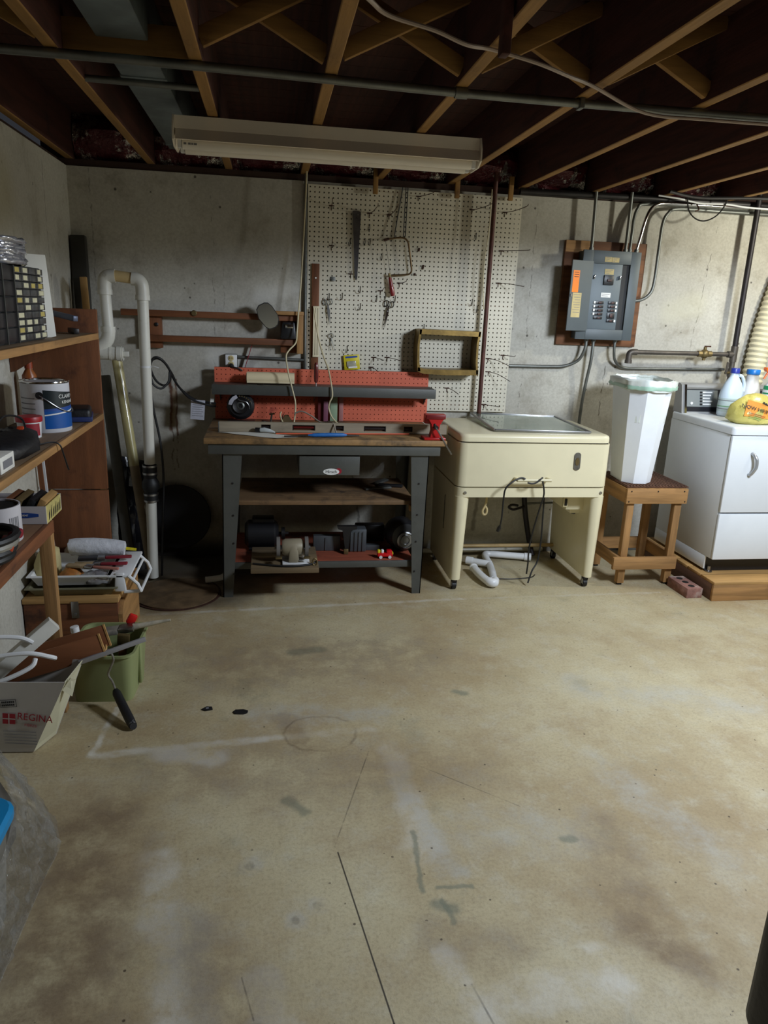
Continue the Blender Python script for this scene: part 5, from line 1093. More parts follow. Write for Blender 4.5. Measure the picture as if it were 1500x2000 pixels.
# bottles and bag on the dryer
def jug(name, label, x, y, s, capm, hmul=1.0, lab=True):
    th = T(name, label, 'bottle', (x, y, .9625)); z = lambda v: v*s*hmul
    G().lathe([(.0, 0), (.062*s, 0), (.07*s, z(.012)), (.07*s, z(.12)), (.066*s, z(.15)), (.048*s, z(.2)), (.026*s, z(.236)), (.021*s, z(.25)), (.021*s, z(.272))], (0, 0, 0), 24, None, 1.1, .85).o('jug_body', M('jug_white', (206, 222, 236), .35, 0, .03), th)
    G().lathe([(.026*s, z(.258)), (.026*s, z(.284)), (.024*s, z(.287)), (0, z(.287))], (0, 0, 0), 20).o('cap', capm, th)
    G().tube([(.022*s, -.01, z(.245)), (.05*s, -.012, z(.236)), (.074*s, -.012, z(.19)), (.074*s, -.012, z(.15))], .010*s, 10, 4).o('handle', 'jug_white', th)
    if lab:
        f = G().lathe([(.0712*s, z(.03)), (.0712*s, z(.11))], (0, 0, 0), 24, None, 1.1, .85).o('paper_label', M('jug_label', (180, 196, 196), .5, 0, .1, 12), th)
        for zz in (.045, .06, .095): G().lathe([(.0722*s, z(zz)), (.0722*s, z(zz+.004))], (0, 0, 0), 24, None, 1.1, .85).o('printed_band', 'ink_grey' if zz != .06 else M('leaf_green', (90, 150, 90), .5), f)
    return th
M('cap_navy', (44, 60, 160), .35); M('cap_blue', (30, 120, 206), .35)
jug('bleach_jug', 'large pale blue jug with navy cap on the dryer', 2.712, 4.0, .98, 'cap_navy').rotation_euler = (0, 0, .2)
def small_bottle():
    th = T('detergent_bottle', 'smaller white bottle with bright blue cap behind the bag', 'bottle', (2.855, 4.035, .9625))
    G().lathe([(.0, 0), (.05, 0), (.056, .01), (.057, .10), (.053, .15), (.042, .19), (.034, .215), (.036, .23), (.033, .238), (.033, .25)], (0, 0, 0), 24).o('bottle_body', 'white_plastic', th)
    G().lathe([(.038, .246), (.038, .27), (.035, .275), (0, .275)], (0, 0, 0), 20).o('cap', 'cap_blue', th)
small_bottle()
sp_ = T('spray_bottle', 'green-labelled spray bottle with orange trigger at the right edge', 'spray bottle', (2.86, 3.86, .9625))
G().lathe([(.0, 0), (.038, 0), (.042, .01), (.042, .17), (.036, .195), (.022, .215), (.018, .23)], (0, 0, 0), 20).o('bottle_body', 'white_plastic', sp_)
G().lathe([(.0425, .15), (.040, .192), (.0365, .197)], (0, 0, 0), 20).o('green_label', M('spray_green', (30, 140, 90), .4), sp_)
G().lathe([(.022, .218), (.022, .25), (.018, .256)], (0, 0, 0), 14).o('collar', 'white_plastic', sp_)
G().prism([(-.055, .30), (-.06, .29), (-.05, .276), (-.02, .27), (-.018, .252), (.02, .252), (.03, .268), (.05, .285), (.045, .30)], lambda u, v, w: (u, -.014+w, v), .028).o('sprayer_head', M('spray_orange', (244, 106, 20), .35), sp_)
G().tube([(-.032, 0, .276), (-.042, 0, .262), (-.056, 0, .235)], [.007, .006, .005], 8).o('trigger', 'spray_orange', sp_)
yb_ = T('shopping_bag', 'crumpled yellow plastic shopping bag lying on the dryer', 'bag', (2.675, 3.72, .962))
M('bag_yellow', (196, 184, 100), .3, 0, .08, 9, None, .5, 26, (236, 222, 130), 12, .5, .7)
def bag_ring(z, rx, ry, sd, n=26):
    rnd = random.Random(sd); return [(rx*math.cos(2*PI*k/n)*(1+.06*math.sin(5*k+sd)+rnd.uniform(-.08, .08)), ry*math.sin(2*PI*k/n)*(1+rnd.uniform(-.05, .05)), z+rnd.uniform(-.003, .003)) for k in range(n)]
G().rings([bag_ring(.004, .125, .075, 1), bag_ring(.025, .145, .088, 2), bag_ring(.06, .14, .085, 3), bag_ring(.10, .125, .074, 4), bag_ring(.13, .095, .056, 5), bag_ring(.155, .06, .036, 6), bag_ring(.165, .02, .015, 7)]).o('bag_body', 'bag_yellow', yb_, 70)
G().rings([[(x+.10, y-.03, z*1.1) for x, y, z in bag_ring(h, r_, r_*.8, 9+i)] for i, (h, r_) in enumerate(((.004, .05), (.03, .07), (.07, .066), (.11, .045), (.135, .015)))]).o('bag_knot', 'bag_yellow', yb_, 70)
def bfr(cx, cz, tl):
    def f(u, v, w):
        x = cx+u*math.cos(tl)-v*math.sin(tl)*.5; z = cz+u*math.sin(tl)+v
        k = max(0.0, 1-((x)/.15)**2); prof = .092 if z < .06 else .092-(z-.06)*.36
        return (x, -prof*math.sqrt(k)-.004-w, z)
    return f
G().prism([(-.055, .03), (.05, .028), (.06, -.02), (-.065, -.03)], lambda u, v, w: bfr(-.03, .08, -.2)(u*1.1, v*1.5, w-.0015), .002).o('orange_panel', M('bag_orange', (226, 150, 60), .4, 0, .1), yb_)
lettering('NOW HIRING', .028, 'ink_black', bfr(-.03, .085, -.24), yb_)
for k in range(4): G().prism([(-.05, 0), (.045-.01*k, 0), (.045-.01*k, .0022), (-.05, .0022)], lambda u, v, w: bfr(-.035, .058-.009*k, -.24)(u, v, w), .001).o('printed_line', 'ink_red' if k < 2 else 'leaf_green', yb_)
for k in range(7): G().prism([(-.006, -.004), (.008, -.006), (.006, .006), (-.004, .005)], lambda u, v, w: bfr(.0+.013*k, .122-.006*(k % 3), -.3)(u, v, w), .001).o('printed_mark', 'ink_black', yb_)

# office chair whose backrest edge shows at the lower right
oc_ = T('office_chair', 'black padded office chair, backrest edge at the lower right corner', 'chair', (.787, .52, 0))
M('chair_black', (24, 18, 24), .5, 0, .2, 12, None, .2, 80)
G().box(-.245, .245, .0, .08, .705, 1.18, .03, 5).o('backrest', 'chair_black', oc_)
G().box(-.03, .03, -.045, .0, .42, .95, .006).o('back_stem', 'black_plastic', oc_)
G().box(-.24, .24, -.50, -.03, .42, .49, .03, 4).o('seat', 'chair_black', oc_)
G().cyl((0, -.26, .10), (0, -.26, .42), .028).o('gas_column', 'dark_steel', oc_)
for k in range(5):
    a = 2*PI*k/5+.3; x, y = .27*math.cos(a), -.26+.27*math.sin(a)
    f = G().beam((0, -.26, .09), (x, y, .065), .05, .025, .005).o('base_arm', 'black_plastic', oc_); G().cyl((x-.02, y, .0255), (x+.02, y, .0255), .0255).o('caster_wheel', 'black_rubber', f)

# ================================================================== shelving on the left wall
sh = T('wall_shelving', 'brown wooden wall shelving with a tall end panel at left', 'shelving', (-.9, 2.7, 0))
for z0, z1, ye in ((1.632, 1.632, 0),): pass
M('panel_brown', (116, 70, 40), .65, 0, .2, 2, (10, 10, 1.2), .15, 20, (76, 42, 26), 4, .55, .75)
W(G().box(-1.043, -.758, 3.49, 3.51, .632, 1.45, .002), 'end_panel_board', 'panel_brown', sh)
W(G().box(-1.043, -.758, 3.49, 3.51, .0, .626, .002), 'end_panel_board', 'panel_brown', sh)
M('shelf_top', (120, 98, 74), .75, 0, .2, 2, (10, 1.2, 10), .1, 20)
for z in (1.328, .970):
    W(G().box(-1.043, -.772, .9, 3.489, z, z+.020, .002), 'shelf_board', 'shelf_top', sh)
    W(G().box(-.772, -.754, .9, 3.489, z-.006, z+.0205, .002), 'shelf_edging', 'wood_y', sh)
W(G().box(-1.043, -.772, .9, 2.60, .726, .744, .002), 'shelf_board', M('shelf_low', (112, 80, 54), .75, 0, .2, 2, (10, 1.2, 10), .1, 20), sh); W(G().box(-.772, -.754, .9, 2.60, .70, .7445, .002), 'shelf_edging', 'wood_dark_y', sh)
W(G().box(-.80, -.756, 2.565, 2.60, 0, .70, .003), 'front_post', 'wood_z', sh)
W(G().box(-1.04, -1.0, 2.565, 2.60, 0, .726, .003), 'rear_post', 'wood_z', sh)
for y in (3.2, 2.3):
    for z in (1.327, .969): W(G().prism([(-1.043, z), (-.82, z), (-1.03, z-.13), (-1.043, z-.13)], lambda u, v, w: (u, y+w, v), .018), 'bracket', 'wood_dark_z', sh)
for n, (y, m, lb) in enumerate(((3.40, 'wood_dark_z', 'dark thin strip leaning on the left wall behind the shelving'), (3.44, 'white_plastic', 'white thin strip leaning on the left wall by the end panel'))):
    q = G().beam((-1.0, y, .0), (-1.03, y, .93), .02, .01).o('leaning_strip', m); tag(q, lb, 'strip')

# --- top shelf
og = T('parts_organizer', 'dark parts organizer with many small labelled drawers on the top shelf', 'organizer', (-.87, 2.55, 1.349))
W(G().box(-.96, -.812, 2.24, 2.892, 1.349, 1.594, .003), 'case', M('org_dark', (46, 48, 50), .45, 0, .1), og)
M('drawer_clear', (72, 72, 72), .25, 0, .25, 18); M('drawer_dark', (40, 38, 40), .3, 0, .3, 12); M('tag_cream', (206, 200, 168), .7, 0, .1, 30); M('tag_yellow', (186, 168, 96), .7, 0, .1)
rnd = random.Random(3)
for c in range(4):
    for r_ in range(10):
        y0 = 2.572+c*.079; z0 = 1.356+r_*.0237
        f = W(G().box(-.812, -.801, y0, y0+.073, z0, z0+.0205, .001), 'small_drawer', 'drawer_clear', og)
        if rnd.random() < .72: G().box(-.801, -.8, y0+.012, y0+.058+rnd.uniform(-.012, .008), z0+.003, z0+.018).o('drawer_label', 'tag_yellow' if rnd.random() < .2 else 'tag_cream', f)
for c in range(3):
    for r_ in range(5):
        y0 = 2.25+c*.107; z0 = 1.356+r_*.0474; W(G().box(-.812, -.801, y0, y0+.101, z0, z0+.0435, .001), 'large_drawer', 'drawer_dark', og)
for y in (2.352, 2.459, 2.566): W(G().box(-.812, -.798, y, y+.004, 1.352, 1.592), 'divider', 'galv', og)
wc = G().prism([(-.955, 1.35), (-.818, 1.35), (-.803, 1.354), (-.817, 1.645), (-.955, 1.645)], lambda u, v, w: (u+w*.5, 2.90+(u+.955)*.62+w, v), .003).o('white_card', 'paper'); tag(wc, 'white card standing behind the parts organizer', 'card')
wp = T('wrapped_coil', 'clear plastic-wrapped coil on top of the parts organizer', 'coil', (-.86, 2.62, 1.594))
for k in range(7): W(G().tube([(-.862+(.078-.004*(k % 3))*math.cos(a*PI/14), 2.62+(.11-.004*(k % 3))*math.sin(a*PI/14), 1.604+.0105*k) for a in range(28)], .009, 8, 0, True).jitter(.0042), 'coil_turn', M('film_silver', (170, 170, 176), .12, .55, .3, 16, None, .7, 30), wp, 80)
for k, (y0, y1, z, m, lb) in enumerate(((2.95, 3.46, 1.40, M('slate_blue', (86, 92, 112), .4, .3, .1), 'slate-blue metal bar propped on the top shelf'), (2.95, 3.40, 1.349, 'dark_steel', 'dark patterned bar lying on the top shelf by the end panel'))):
    q = G().beam((-.95+.1*k, y1, z+.012+.02*(k == 0)), (-.80, y0+.35, z+.012), .022, .022, .003).o('metal_bar', m); tag(q, lb, 'bar')
    if k == 0: 
        q2 = G().box(-.96, -.94, 3.40, 3.47, 1.349, 1.405, .003).o('bar_rest', 'wood_dark_y'); tag(q2, 'small wood block propping the slate-blue bar on the top shelf', 'block')

# --- middle shelf
ZM = .9905
pcn = T('paint_can', 'large paint can with white, black and blue label on the middle shelf', 'paint can', (-.868, 3.03, ZM))
R_ = .088; H_ = .195
G().lathe([(.0, 0), (R_-.002, 0), (R_, .004), (R_, H_-.006)], (0, 0, 0), 40).o('can_body', M('can_white', (206, 206, 212), .4, 0, .06, 6), pcn)
G().lathe([(R_, H_-.008), (R_+.003, H_-.004), (R_+.002, H_), (R_-.012, H_-.001), (R_-.014, H_-.008), (0, H_-.008)], (0, 0, 0), 40).o('lid_rim', 'chrome', pcn)
def patch(a0, a1, zlo, zhi, r, n=20):
    """curved label on a can; zlo / zhi are functions of the angle"""
    g = G(); vs = []; fs = []
    for i in range(n+1):
        a = math.radians(a0+(a1-a0)*i/n); t_ = i/n
        vs += [(r*math.cos(a), r*math.sin(a), zlo(t_)), (r*math.cos(a), r*math.sin(a), zhi(t_))]
    for i in range(n): fs.append((2*i, 2*i+2, 2*i+3, 2*i+1))
    g.quadmesh(vs, fs); return g
patch(-80, 40, lambda t_: .016, lambda t_: .085+.01*t_, R_+.0006).o('blue_label', M('label_blue', (20, 84, 160), .35), pcn)
patch(-80, 40, lambda t_: .09+.012*t_-.0, lambda t_: .165-.02*t_, R_+.0005).o('dark_label', M('label_dark', (30, 40, 44), .35), pcn)
patch(-80, 40, lambda t_: .066+.02*t_, lambda t_: .071+.02*t_, R_+.001).o('white_swoosh', 'white_ink', pcn)
patch(-80, 40, lambda t_: .083+.011*t_, lambda t_: .092+.012*t_, R_+.0007).o('navy_band', 'ink_blue', pcn)
G().lathe([(.0, 0), (.013, 0), (.014, .005), (.0, .007)], ((R_)*math.cos(math.radians(-88)), R_*math.sin(math.radians(-88)), .145), 16, (PI/2, 0, math.radians(2))).o('handle_ear', 'dark_steel', pcn)
G().tube([((R_+.006)*math.cos(math.radians(a)), (R_+.006)*math.sin(math.radians(a)), z) for a, z in ((-88, .145), (-70, .125), (-50, .10), (-30, .083), (-8, .075), (20, .08), (60, .11), (92, .145))], .0018, 6, 5).o('wire_handle', 'steel', pcn)
def can_text(s, size, a0, z):
    lettering(s, size, 'white_ink', lambda u, v, w: ((R_+.0012+w)*math.cos(math.radians(a0)+u/R_), (R_+.0012+w)*math.sin(math.radians(a0)+u/R_), z+v), pcn, align='LEFT')
can_text('CLARK+', .021, -44, .138); can_text('KENSINGTON', .016, -36, .116)
for k in range(5): patch(-150, -100, lambda t_: .05+.02*k, lambda t_: .054+.02*k, R_+.0006, 8).o('printed_line', 'ink_grey', pcn)
rt = T('spackle_tub', 'small white tub with red lid in front of the paint can', 'tub', (-.885, 2.86, ZM))
G().lathe([(0, 0), (.038, 0), (.043, .066)], (0, 0, 0), 24).o('tub_body', 'white_plastic', rt); G().lathe([(.046, .06), (.047, .074), (.045, .079), (.0, .079)], (0, 0, 0), 24).o('lid', M('lid_red', (166, 22, 34), .4), rt)
f = patch(-100, -20, lambda t_: .01, lambda t_: .055, .0425, 10).o('red_label', 'ink_red', rt)
def blob(name, label, cat, mat, rings, loc, amp, sd, grp=None):
    th = T(name, label, cat, loc, 0, grp); rnd = random.Random(sd); R = []
    for z, rx, ry, ox, oy in rings: R.append([(ox+rx*math.cos(2*PI*k/18)*(1+rnd.uniform(-amp, amp)), oy+ry*math.sin(2*PI*k/18)*(1+rnd.uniform(-amp, amp)), z+rnd.uniform(-amp, amp)*.03) for k in range(18)])
    G().rings(R).o('body', mat, th, 60); return th
M('bag_black', (22, 22, 26), .5, 0, .3, 20, None, .6, 40)
bgk = blob('tool_bag', 'slumped black tool bag with orange tab on the middle shelf', 'bag', 'bag_black', [(.005, .085, .19, 0, 0), (.02, .10, .20, 0, 0), (.045, .095, .19, 0, .01), (.062, .08, .15, 0, .03), (.072, .05, .10, 0, .05), (.076, .02, .04, 0, .06)], (-.865, 2.52, ZM), .12, 4)
G().obox((.03, .08, .07), (.022, .03, .02), (.3, 0, .2), .004).o('orange_tab', M('tab_orange', (196, 72, 36), .5), bgk); G().tube([(-.02, -.05, .06), (-.03, .1, .11), (-.01, .22, .09), (.02, .17, .05)], .004, 6, 5).o('handle_loop', 'black_rubber', bgk)
c = G().tube([(-.80, 2.66, 1.0), (-.765, 2.70, 1.002), (-.742, 2.71, .99), (-.737, 2.73, .95), (-.735, 2.76, .90), (-.737, 2.78, .885)], .003, 6, 5).o('dangling_lead', 'black_rubber'); tag(c, 'thin black lead dangling over the middle shelf edge', 'cord')
wb2 = T('white_carton', 'small white carton at the near end of the middle shelf', 'carton', (-.83, 2.29, ZM)); G().box(-.05, .05, -.06, .06, 0, .05, .002).o('carton_body', 'paper', wb2); G().box(.0505, .051, -.04, .04, .012, .036).o('printed_panel', 'ink_grey', wb2)
blk = T('sander', 'dark sanding tool beside the paint can by the end panel', 'tool', (-.82, 3.3, ZM)); G().obox((0, 0, .03), (.11, .16, .05), (0, 0, .2), .015, 3).o('tool_body', 'bag_black', blk); G().obox((.0, 0, .012), (.12, .18, .02), (0, 0, .2), .004).o('base_plate', M('navy', (40, 52, 96), .4, 0, .2), blk)
oj = T('amber_bottle', 'amber bottle standing against the left wall behind the can', 'bottle', (-.985, 3.24, ZM)); G().lathe([(0, 0), (.026, 0), (.028, .01), (.028, .19), (.014, .215), (.013, .225)], (0, 0, 0), 16).o('bottle_body', M('amber', (150, 84, 40), .3), oj); G().lathe([(.016, .218), (.016, .245), (0, .247)], (0, 0, 0), 14).o('cap', M('rust_cap', (150, 62, 30), .5), oj)

# --- low shelf
ZL = .7455
bx = T('label_box', 'open white and yellow cardboard box of sandpaper on the low shelf', 'box', (-.85, 2.60, ZL)); bx.rotation_euler = (0, 0, .0)
M('card_white', (196, 192, 196), .7, 0, .05)
G().box(-.13, .09, -.055, -.052, 0, .062).o('front_wall', 'card_white', bx); G().box(-.13, .09, .128, .131, 0, .062).o('back_wall', 'card_white', bx)
G().box(-.13, -.127, -.052, .128, 0, .062).o('side_wall', 'card_white', bx)
sw = G().box(.087, .09, -.052, .128, 0, .062).o('side_wall', M('card_yellow', (190, 176, 110), .7, 0, .2, 30), bx); G().box(-.127, .087, -.052, .128, 0, .004).o('bottom', 'card_white', bx)
for k in range(6): G().prism([(-.03+.026*k, .006), (-.018+.026*k, .012), (-.01+.026*k, .04+.01*(k % 2)), (-.024+.026*k, .03)], lambda u, v, w: (.0905+w, u, v), .0006).o('printed_leaf', 'ink_black', sw)
G().prism([(-.045, .026), (-.045, .036), (-.01, .040), (.03, .040), (.065, .036), (.065, .026), (.03, .022), (-.01, .022)], lambda u, v, w: (u, -.0552-w, v), .0006).o('blue_banner', 'ink_blue', bx)
lettering('PRESIDENT', .009, 'white_ink', lambda u, v, w: (.01+u, -.0562-w, .031+v), bx); lettering('TS', .012, 'ink_red', lambda u, v, w: (-.062+u, -.0556-w, .031+v), bx)
for k, (m, x, rx) in enumerate((('wood_dark_y', -.05, .35), ('olive', -.02, .4), ('bag_black', .02, .5), ('wood_pale_y', .055, .5))):
    q = T('sandpaper_sheet', ('brown sandpaper stack at the left in the white box', 'olive abrasive sheet in the middle of the white box', 'black printed sheet leaning in the white box', 'tan wooden slip at the right in the white box')[k], 'sandpaper', (-.85+x, 2.63, ZL+.035), 0, 'sheets in the white box'); q.rotation_euler = (0, rx, 0)
    G().box(-.012, .012, -.065, .075, -.02, .05, .002).o('sheet_stack', m, q)
yc = T('yellow_card', 'yellow envelope leaning on the wall behind the white box', 'envelope', (-.98, 2.78, ZL)); yc.rotation_euler = (0, -.2, .3)
wcn = T('white_tin', 'white label tin without lid at the near end of the low shelf', 'tin', (-.86, 2.37, ZL))
G().box(-.004, .004, -.10, .10, .0, .14, .001).o('envelope_body', M('env_yellow', (196, 160, 60), .7, 0, .1), yc)
yc.location = (-1.0, 2.5, ZL)
G().lathe([(.0, .0), (.072, 0), (.074, .004), (.074, .118), (.069, .118), (.068, .02), (0, .02)], (0, 0, 0), 32).o('tin_body', 'card_white', wcn); G().lathe([(.0, .112), (.068, .112), (.068, .1125), (0, .1125)], (0, 0, 0), 32).o('dark_contents', 'ink_black', wcn)
for k in range(6): patch(-40+k*5, -38+k*5+(k % 2), lambda t_: .045, lambda t_: .085, .0746, 2).o('barcode_bar', 'ink_grey', wcn)
co = T('jumper_cables', 'coiled black and red jumper cables on the low shelf beside the tin', 'cables', (-.82, 2.175, ZL))
for k in range(4): G().tube([((.06+.006*k)*math.cos(a*PI/9), (.085+.005*k)*math.sin(a*PI/9), .014+.02*k) for a in range(18)], .012, 8, 0, True).o('cable_turn', 'black_rubber' if k != 2 else M('dull_grey', (130, 126, 116), .5), co)
G().obox((.055, .0, .05), (.03, .07, .03), (.2, .3, .4), .008).o('red_clamp', 'tab_orange', co); G().obox((.06, .06, .06), (.025, .05, .03), (.1, .2, -.3), .008).o('red_clamp', 'dull_red', co)

# ================================================================== trays on the low chest
bxl = T('low_chest', 'low dark wooden chest with a metal hasp under the paint trays', 'chest', (-.83, 3.25, 0))
W(G().box(-1.04, -.655, 3.06, 3.45, 0, .235, .003), 'chest_body', 'wood_dark_x', bxl); W(G().box(-1.042, -.650, 3.055, 3.452, .235, .258, .003), 'chest_lid', 'wood_pale_x', bxl)
W(G().prism([(3.06, 0), (3.45, 0), (3.45, .25), (3.30, .25), (3.10, .22), (3.06, .18)], lambda u, v, w: (-.655+w, u, v), .018), 'side_cleat', 'wood_y', bxl)
hs = W(G().box(-.845, -.815, 3.052, 3.0585, .17, .245, .001), 'hasp', 'steel', bxl); G().cyl((-.83, 3.052, .185), (-.83, 3.046, .185), .006, None, 10).o('hasp_stud', 'steel', hs)
def tray(name, label, x0, x1, y0, y1, z0, z1, mat, lip=.012):
    th = T(name, label, 'tray', ((x0+x1)/2, (y0+y1)/2, z0)); i = .022
    def rg(a, z): return [(x0+a, y0+a, z), (x1-a, y0+a, z), (x1-a, y1-a, z), (x0+a, y1-a, z)]
    W(G().rings([rg(i, z0), rg(0, z1-.004), rg(-lip, z1-.004), rg(-lip, z1), rg(.002, z1), rg(i+.003, z0+.004)], True, True), 'tray_body', mat, th, 20); return th
tray('green_tray', 'shallow green-grey tray under the white paint tray', -1.02, -.665, 3.075, 3.42, .2585, .30, M('tray_green', (116, 112, 88), .6, 0, .15))
wt = tray('paint_tray', 'white plastic paint tray with ladder legs full of brushes', -1.01, -.695, 3.085, 3.38, .3005, .352, 'white_plastic')
G2 = lambda g, n: W(g, n, 'white_plastic', wt)
G2(G().box(-.70, -.60, 3.08, 3.40, .34, .352, .003), 'ramp_top'); 
G2(G().obox((-.645, 3.09, .318), (.05, .02, .085), (0, .0, 0), .006, 2, (.7, 1)), 'front_leg')
G2(G().tube([(-.61, 3.085, .348), (-.572, 3.085, .31), (-.56, 3.09, .275), (-.575, 3.10, .27), (-.632, 3.10, .268)], .008, 8), 'ladder_hook'); G2(G().tube([(-.61, 3.36, .348), (-.572, 3.36, .31), (-.56, 3.36, .275)], .008, 8), 'ladder_hook'); G2(G().tube([(-.56, 3.09, .275), (-.56, 3.36, .275)], .007, 8), 'cross_bar'); G2(G().tube([(-.59, 3.08, .33), (-.59, 3.36, .33)], .006, 8), 'cross_bar')
rc = T('roller_cover', 'fluffy white paint roller cover wrapped in film on the paint tray', 'roller cover', (-.76, 3.33, .36)); 
W(G().tube([(-.905, 3.33, .40), (-.88, 3.33, .402), (-.80, 3.33, .40), (-.72, 3.33, .395), (-.665, 3.33, .39)], [.034, .040, .041, .039, .034], 18).jitter(.0025), 'nap', M('nap_white', (206, 208, 216), .8, 0, .1, 40, None, .7, 60), rc, 70)
W(G().cyl((-.66, 3.33, .39), (-.615, 3.33, .384), .007, None, 8), 'core_stub', 'yellow_card', rc)
M('bristle', (150, 128, 96), .9, 0, .2, 40)
def brush(label, p, q, w, hm, bm, z):
    p, q = Vector(p), Vector(q); d = (q-p).normalized(); th = T('paint_brush', label, 'paintbrush', p, 0, 'brushes in the paint tray')
    W(G().beam(p, p.lerp(q, .5), w*.45, .012, .004), 'handle', hm, th); W(G().beam(p.lerp(q, .5), p.lerp(q, .64), w, .014, .002), 'ferrule', 'steel', th); W(G().beam(p.lerp(q, .64), q, w*.95, .012, .003), 'bristles', bm, th)
brush('dark red handled brush on the paint tray, upper one', (-.625, 3.27, .372), (-.85, 3.24, .375), .05, 'dull_red', 'black_plastic', 0)
brush('dark red handled brush on the paint tray, lower one', (-.63, 3.19, .368), (-.86, 3.2, .36), .05, 'dull_red', 'bristle', 0)
brush('wooden handled brush with salmon ferrule in the paint tray', (-.655, 3.125, .366), (-.88, 3.17, .37), .035, M('salmon', (170, 110, 96), .6), 'bristle', 0)
blob('orange_pack', 'orange and green packet in the white paint tray', 'packet', M('pack_orange', (176, 110, 50), .5, 0, .3, 20, None, 0, 80, (70, 110, 60), 14, .5, .6), [(.002, .05, .05, 0, 0), (.025, .05, .045, 0, 0), (.05, .03, .03, 0, .01), (.06, .005, .01, 0, .01)], (-.86, 3.16, .306), .1, 11)
blob('clear_bag', 'crumpled clear bag at the front of the paint tray', 'bag', 'film_silver', [(.002, .06, .035, 0, 0), (.025, .07, .04, 0, 0), (.045, .04, .025, 0, 0), (.05, .01, .01, 0, 0)], (-.745, 3.125, .306), .18, 12)
blob('cream_rag', 'pale yellow rag bunched at the left end of the paint tray', 'rag', M('rag', (190, 176, 128), .9, 0, .1, 10, None, .4, 20), [(.0, .05, .09, 0, 0), (.06, .05, .09, 0, 0), (.11, .04, .07, .01, 0), (.13, .015, .03, .01, 0)], (-.975, 3.22, .308), .1, 13)
blob('grey_cloth', 'folded beige cloth behind the brushes on the paint tray', 'cloth', M('cloth_beige', (150, 132, 110), .9, 0, .1), [(.0, .09, .05, 0, 0), (.05, .09, .05, 0, 0), (.09, .06, .03, 0, 0), (.095, .02, .01, 0, 0)], (-.87, 3.42, .302), .08, 14)

# ================================================================== green tub, sticks, roller
tb = T('green_tub', 'sage green plastic tub holding brushes on the floor', 'tub', (-.635, 2.76, 0)); tb.rotation_euler = (0, 0, -.05)
M('sage', (138, 146, 100), .5, 0, .06, 5)
def rr_(hx, hy, r, z, seg=4):
    P = []
    for cx, cy, a0 in ((hx-r, hy-r, 0), (-hx+r, hy-r, 1), (-hx+r, -hy+r, 2), (hx-r, -hy+r, 3)):
        for k in range(seg+1): a = (a0+k/seg)*PI/2; P.append((cx+r*math.cos(a), cy+r*math.sin(a), z))
    return P
G().rings([rr_(.108, .125, .03, 0), rr_(.122, .150, .04, .195), rr_(.129, .157, .045, .197), rr_(.129, .157, .045, .206), rr_(.119, .147, .04, .206), rr_(.104, .121, .03, .006)]).o('tub_body', 'sage', tb, 30)
G().box(.112, .125, -.02, .02, .02, .19, .004).o('side_rib', 'sage', tb)
def brush2():
    th = T('loaded_brush', 'paint-caked brush resting across the green tub rim', 'paintbrush', (-.55, 2.84, .22))
    W(G().tube([(-.40, 2.80, .262), (-.46, 2.80, .252), (-.52, 2.80, .24), (-.545, 2.80, .236)], [.005, .009, .011, .014], 10), 'handle', M('caked', (176, 168, 150), .7, 0, .25, 30), th)
    W(G().beam((-.54, 2.80, .237), (-.60, 2.80, .226), .055, .022, .004), 'ferrule', 'steel', th); W(G().beam((-.60, 2.80, .226), (-.70, 2.80, .212), .06, .02, .006), 'bristles', M('bristle_grey', (120, 114, 104), .9, 0, .2, 40), th)
brush2()
rd_ = G().obox((-.555, 2.83, .257), (.035, .02, .045), (0, .5, .2), .008).o('red_clip', M('clip_red', (206, 30, 26), .4)); tag(rd_, 'bright red clip standing behind the loaded brush in the tub', 'clip')
pbk = T('stub_brush', 'small stained brush standing inside the green tub', 'paintbrush', (-.58, 2.74, .01)); W(G().beam((-.60, 2.76, .01), (-.575, 2.74, .19), .03, .012, .002), 'handle', 'wood_dark_z', pbk); W(G().beam((-.575, 2.74, .19), (-.57, 2.735, .235), .045, .02, .003), 'ferrule', 'brass', pbk)
bo = T('clear_bottle', 'clear plastic bottle with white cap in the green tub', 'bottle', (-.715, 2.72, .012)); bo.rotation_euler = (0, -.12, 0)
G().lathe([(0, 0), (.028, 0), (.03, .01), (.03, .17), (.016, .235), (.013, .25)], (0, 0, 0), 18).o('bottle_body', M('clear_pet', (170, 174, 170), .08, 0, .05, 5, None, 0, 80, trans=.6), bo); G().lathe([(.016, .248), (.016, .27), (0, .272)], (0, 0, 0), 14).o('cap', 'white_plastic', bo)
chn = T('wood_channel', 'brown three-sided wooden channel leaning from carton to tub', 'channel', (-.75, 2.5, .2))
pA, pB = Vector((-.96, 2.47, .235)), Vector((-.595, 2.52, .325)); dch = (pB-pA).normalized(); side = Vector((0, 1, 0)).cross(dch).normalized()
def chan(o1, o2, w, h, nm, mat): W(G().beam(pA+o1, pB+o2, w, h, .002), nm, mat, chn)
M('channel_brown', (122, 74, 44), .55, 0, .15, 2, (1.2, 8, 8))
chan(Vector((0, 0, -.05)), Vector((0, 0, -.05)), .075, .008, 'bottom_board', 'channel_brown'); chan(Vector((0, -.04, -.01)), Vector((0, -.04, -.01)), .008, .085, 'side_board', 'channel_brown'); chan(Vector((0, .04, -.01)), Vector((0, .04, -.01)), .008, .085, 'side_board', 'channel_brown')
for oy, oz, w, h in ((-.04, -.01, .011, .088), (.04, -.01, .011, .088), (0, -.05, .09, .011)): W(G().beam(pB+Vector((0, oy, oz)), pB+dch*.006+Vector((0, oy, oz)), w, h), 'raw_end', 'wood_pale_x', chn)
stk = G().beam((-.67, 2.455, .262), (-.45, 2.52, .315), .010, .018, .002).o('grey_stick', M('stick_grey', (150, 148, 150), .5, .2, .1)); tag(stk, 'slim pale grey stick lying through the wooden channel', 'stick')
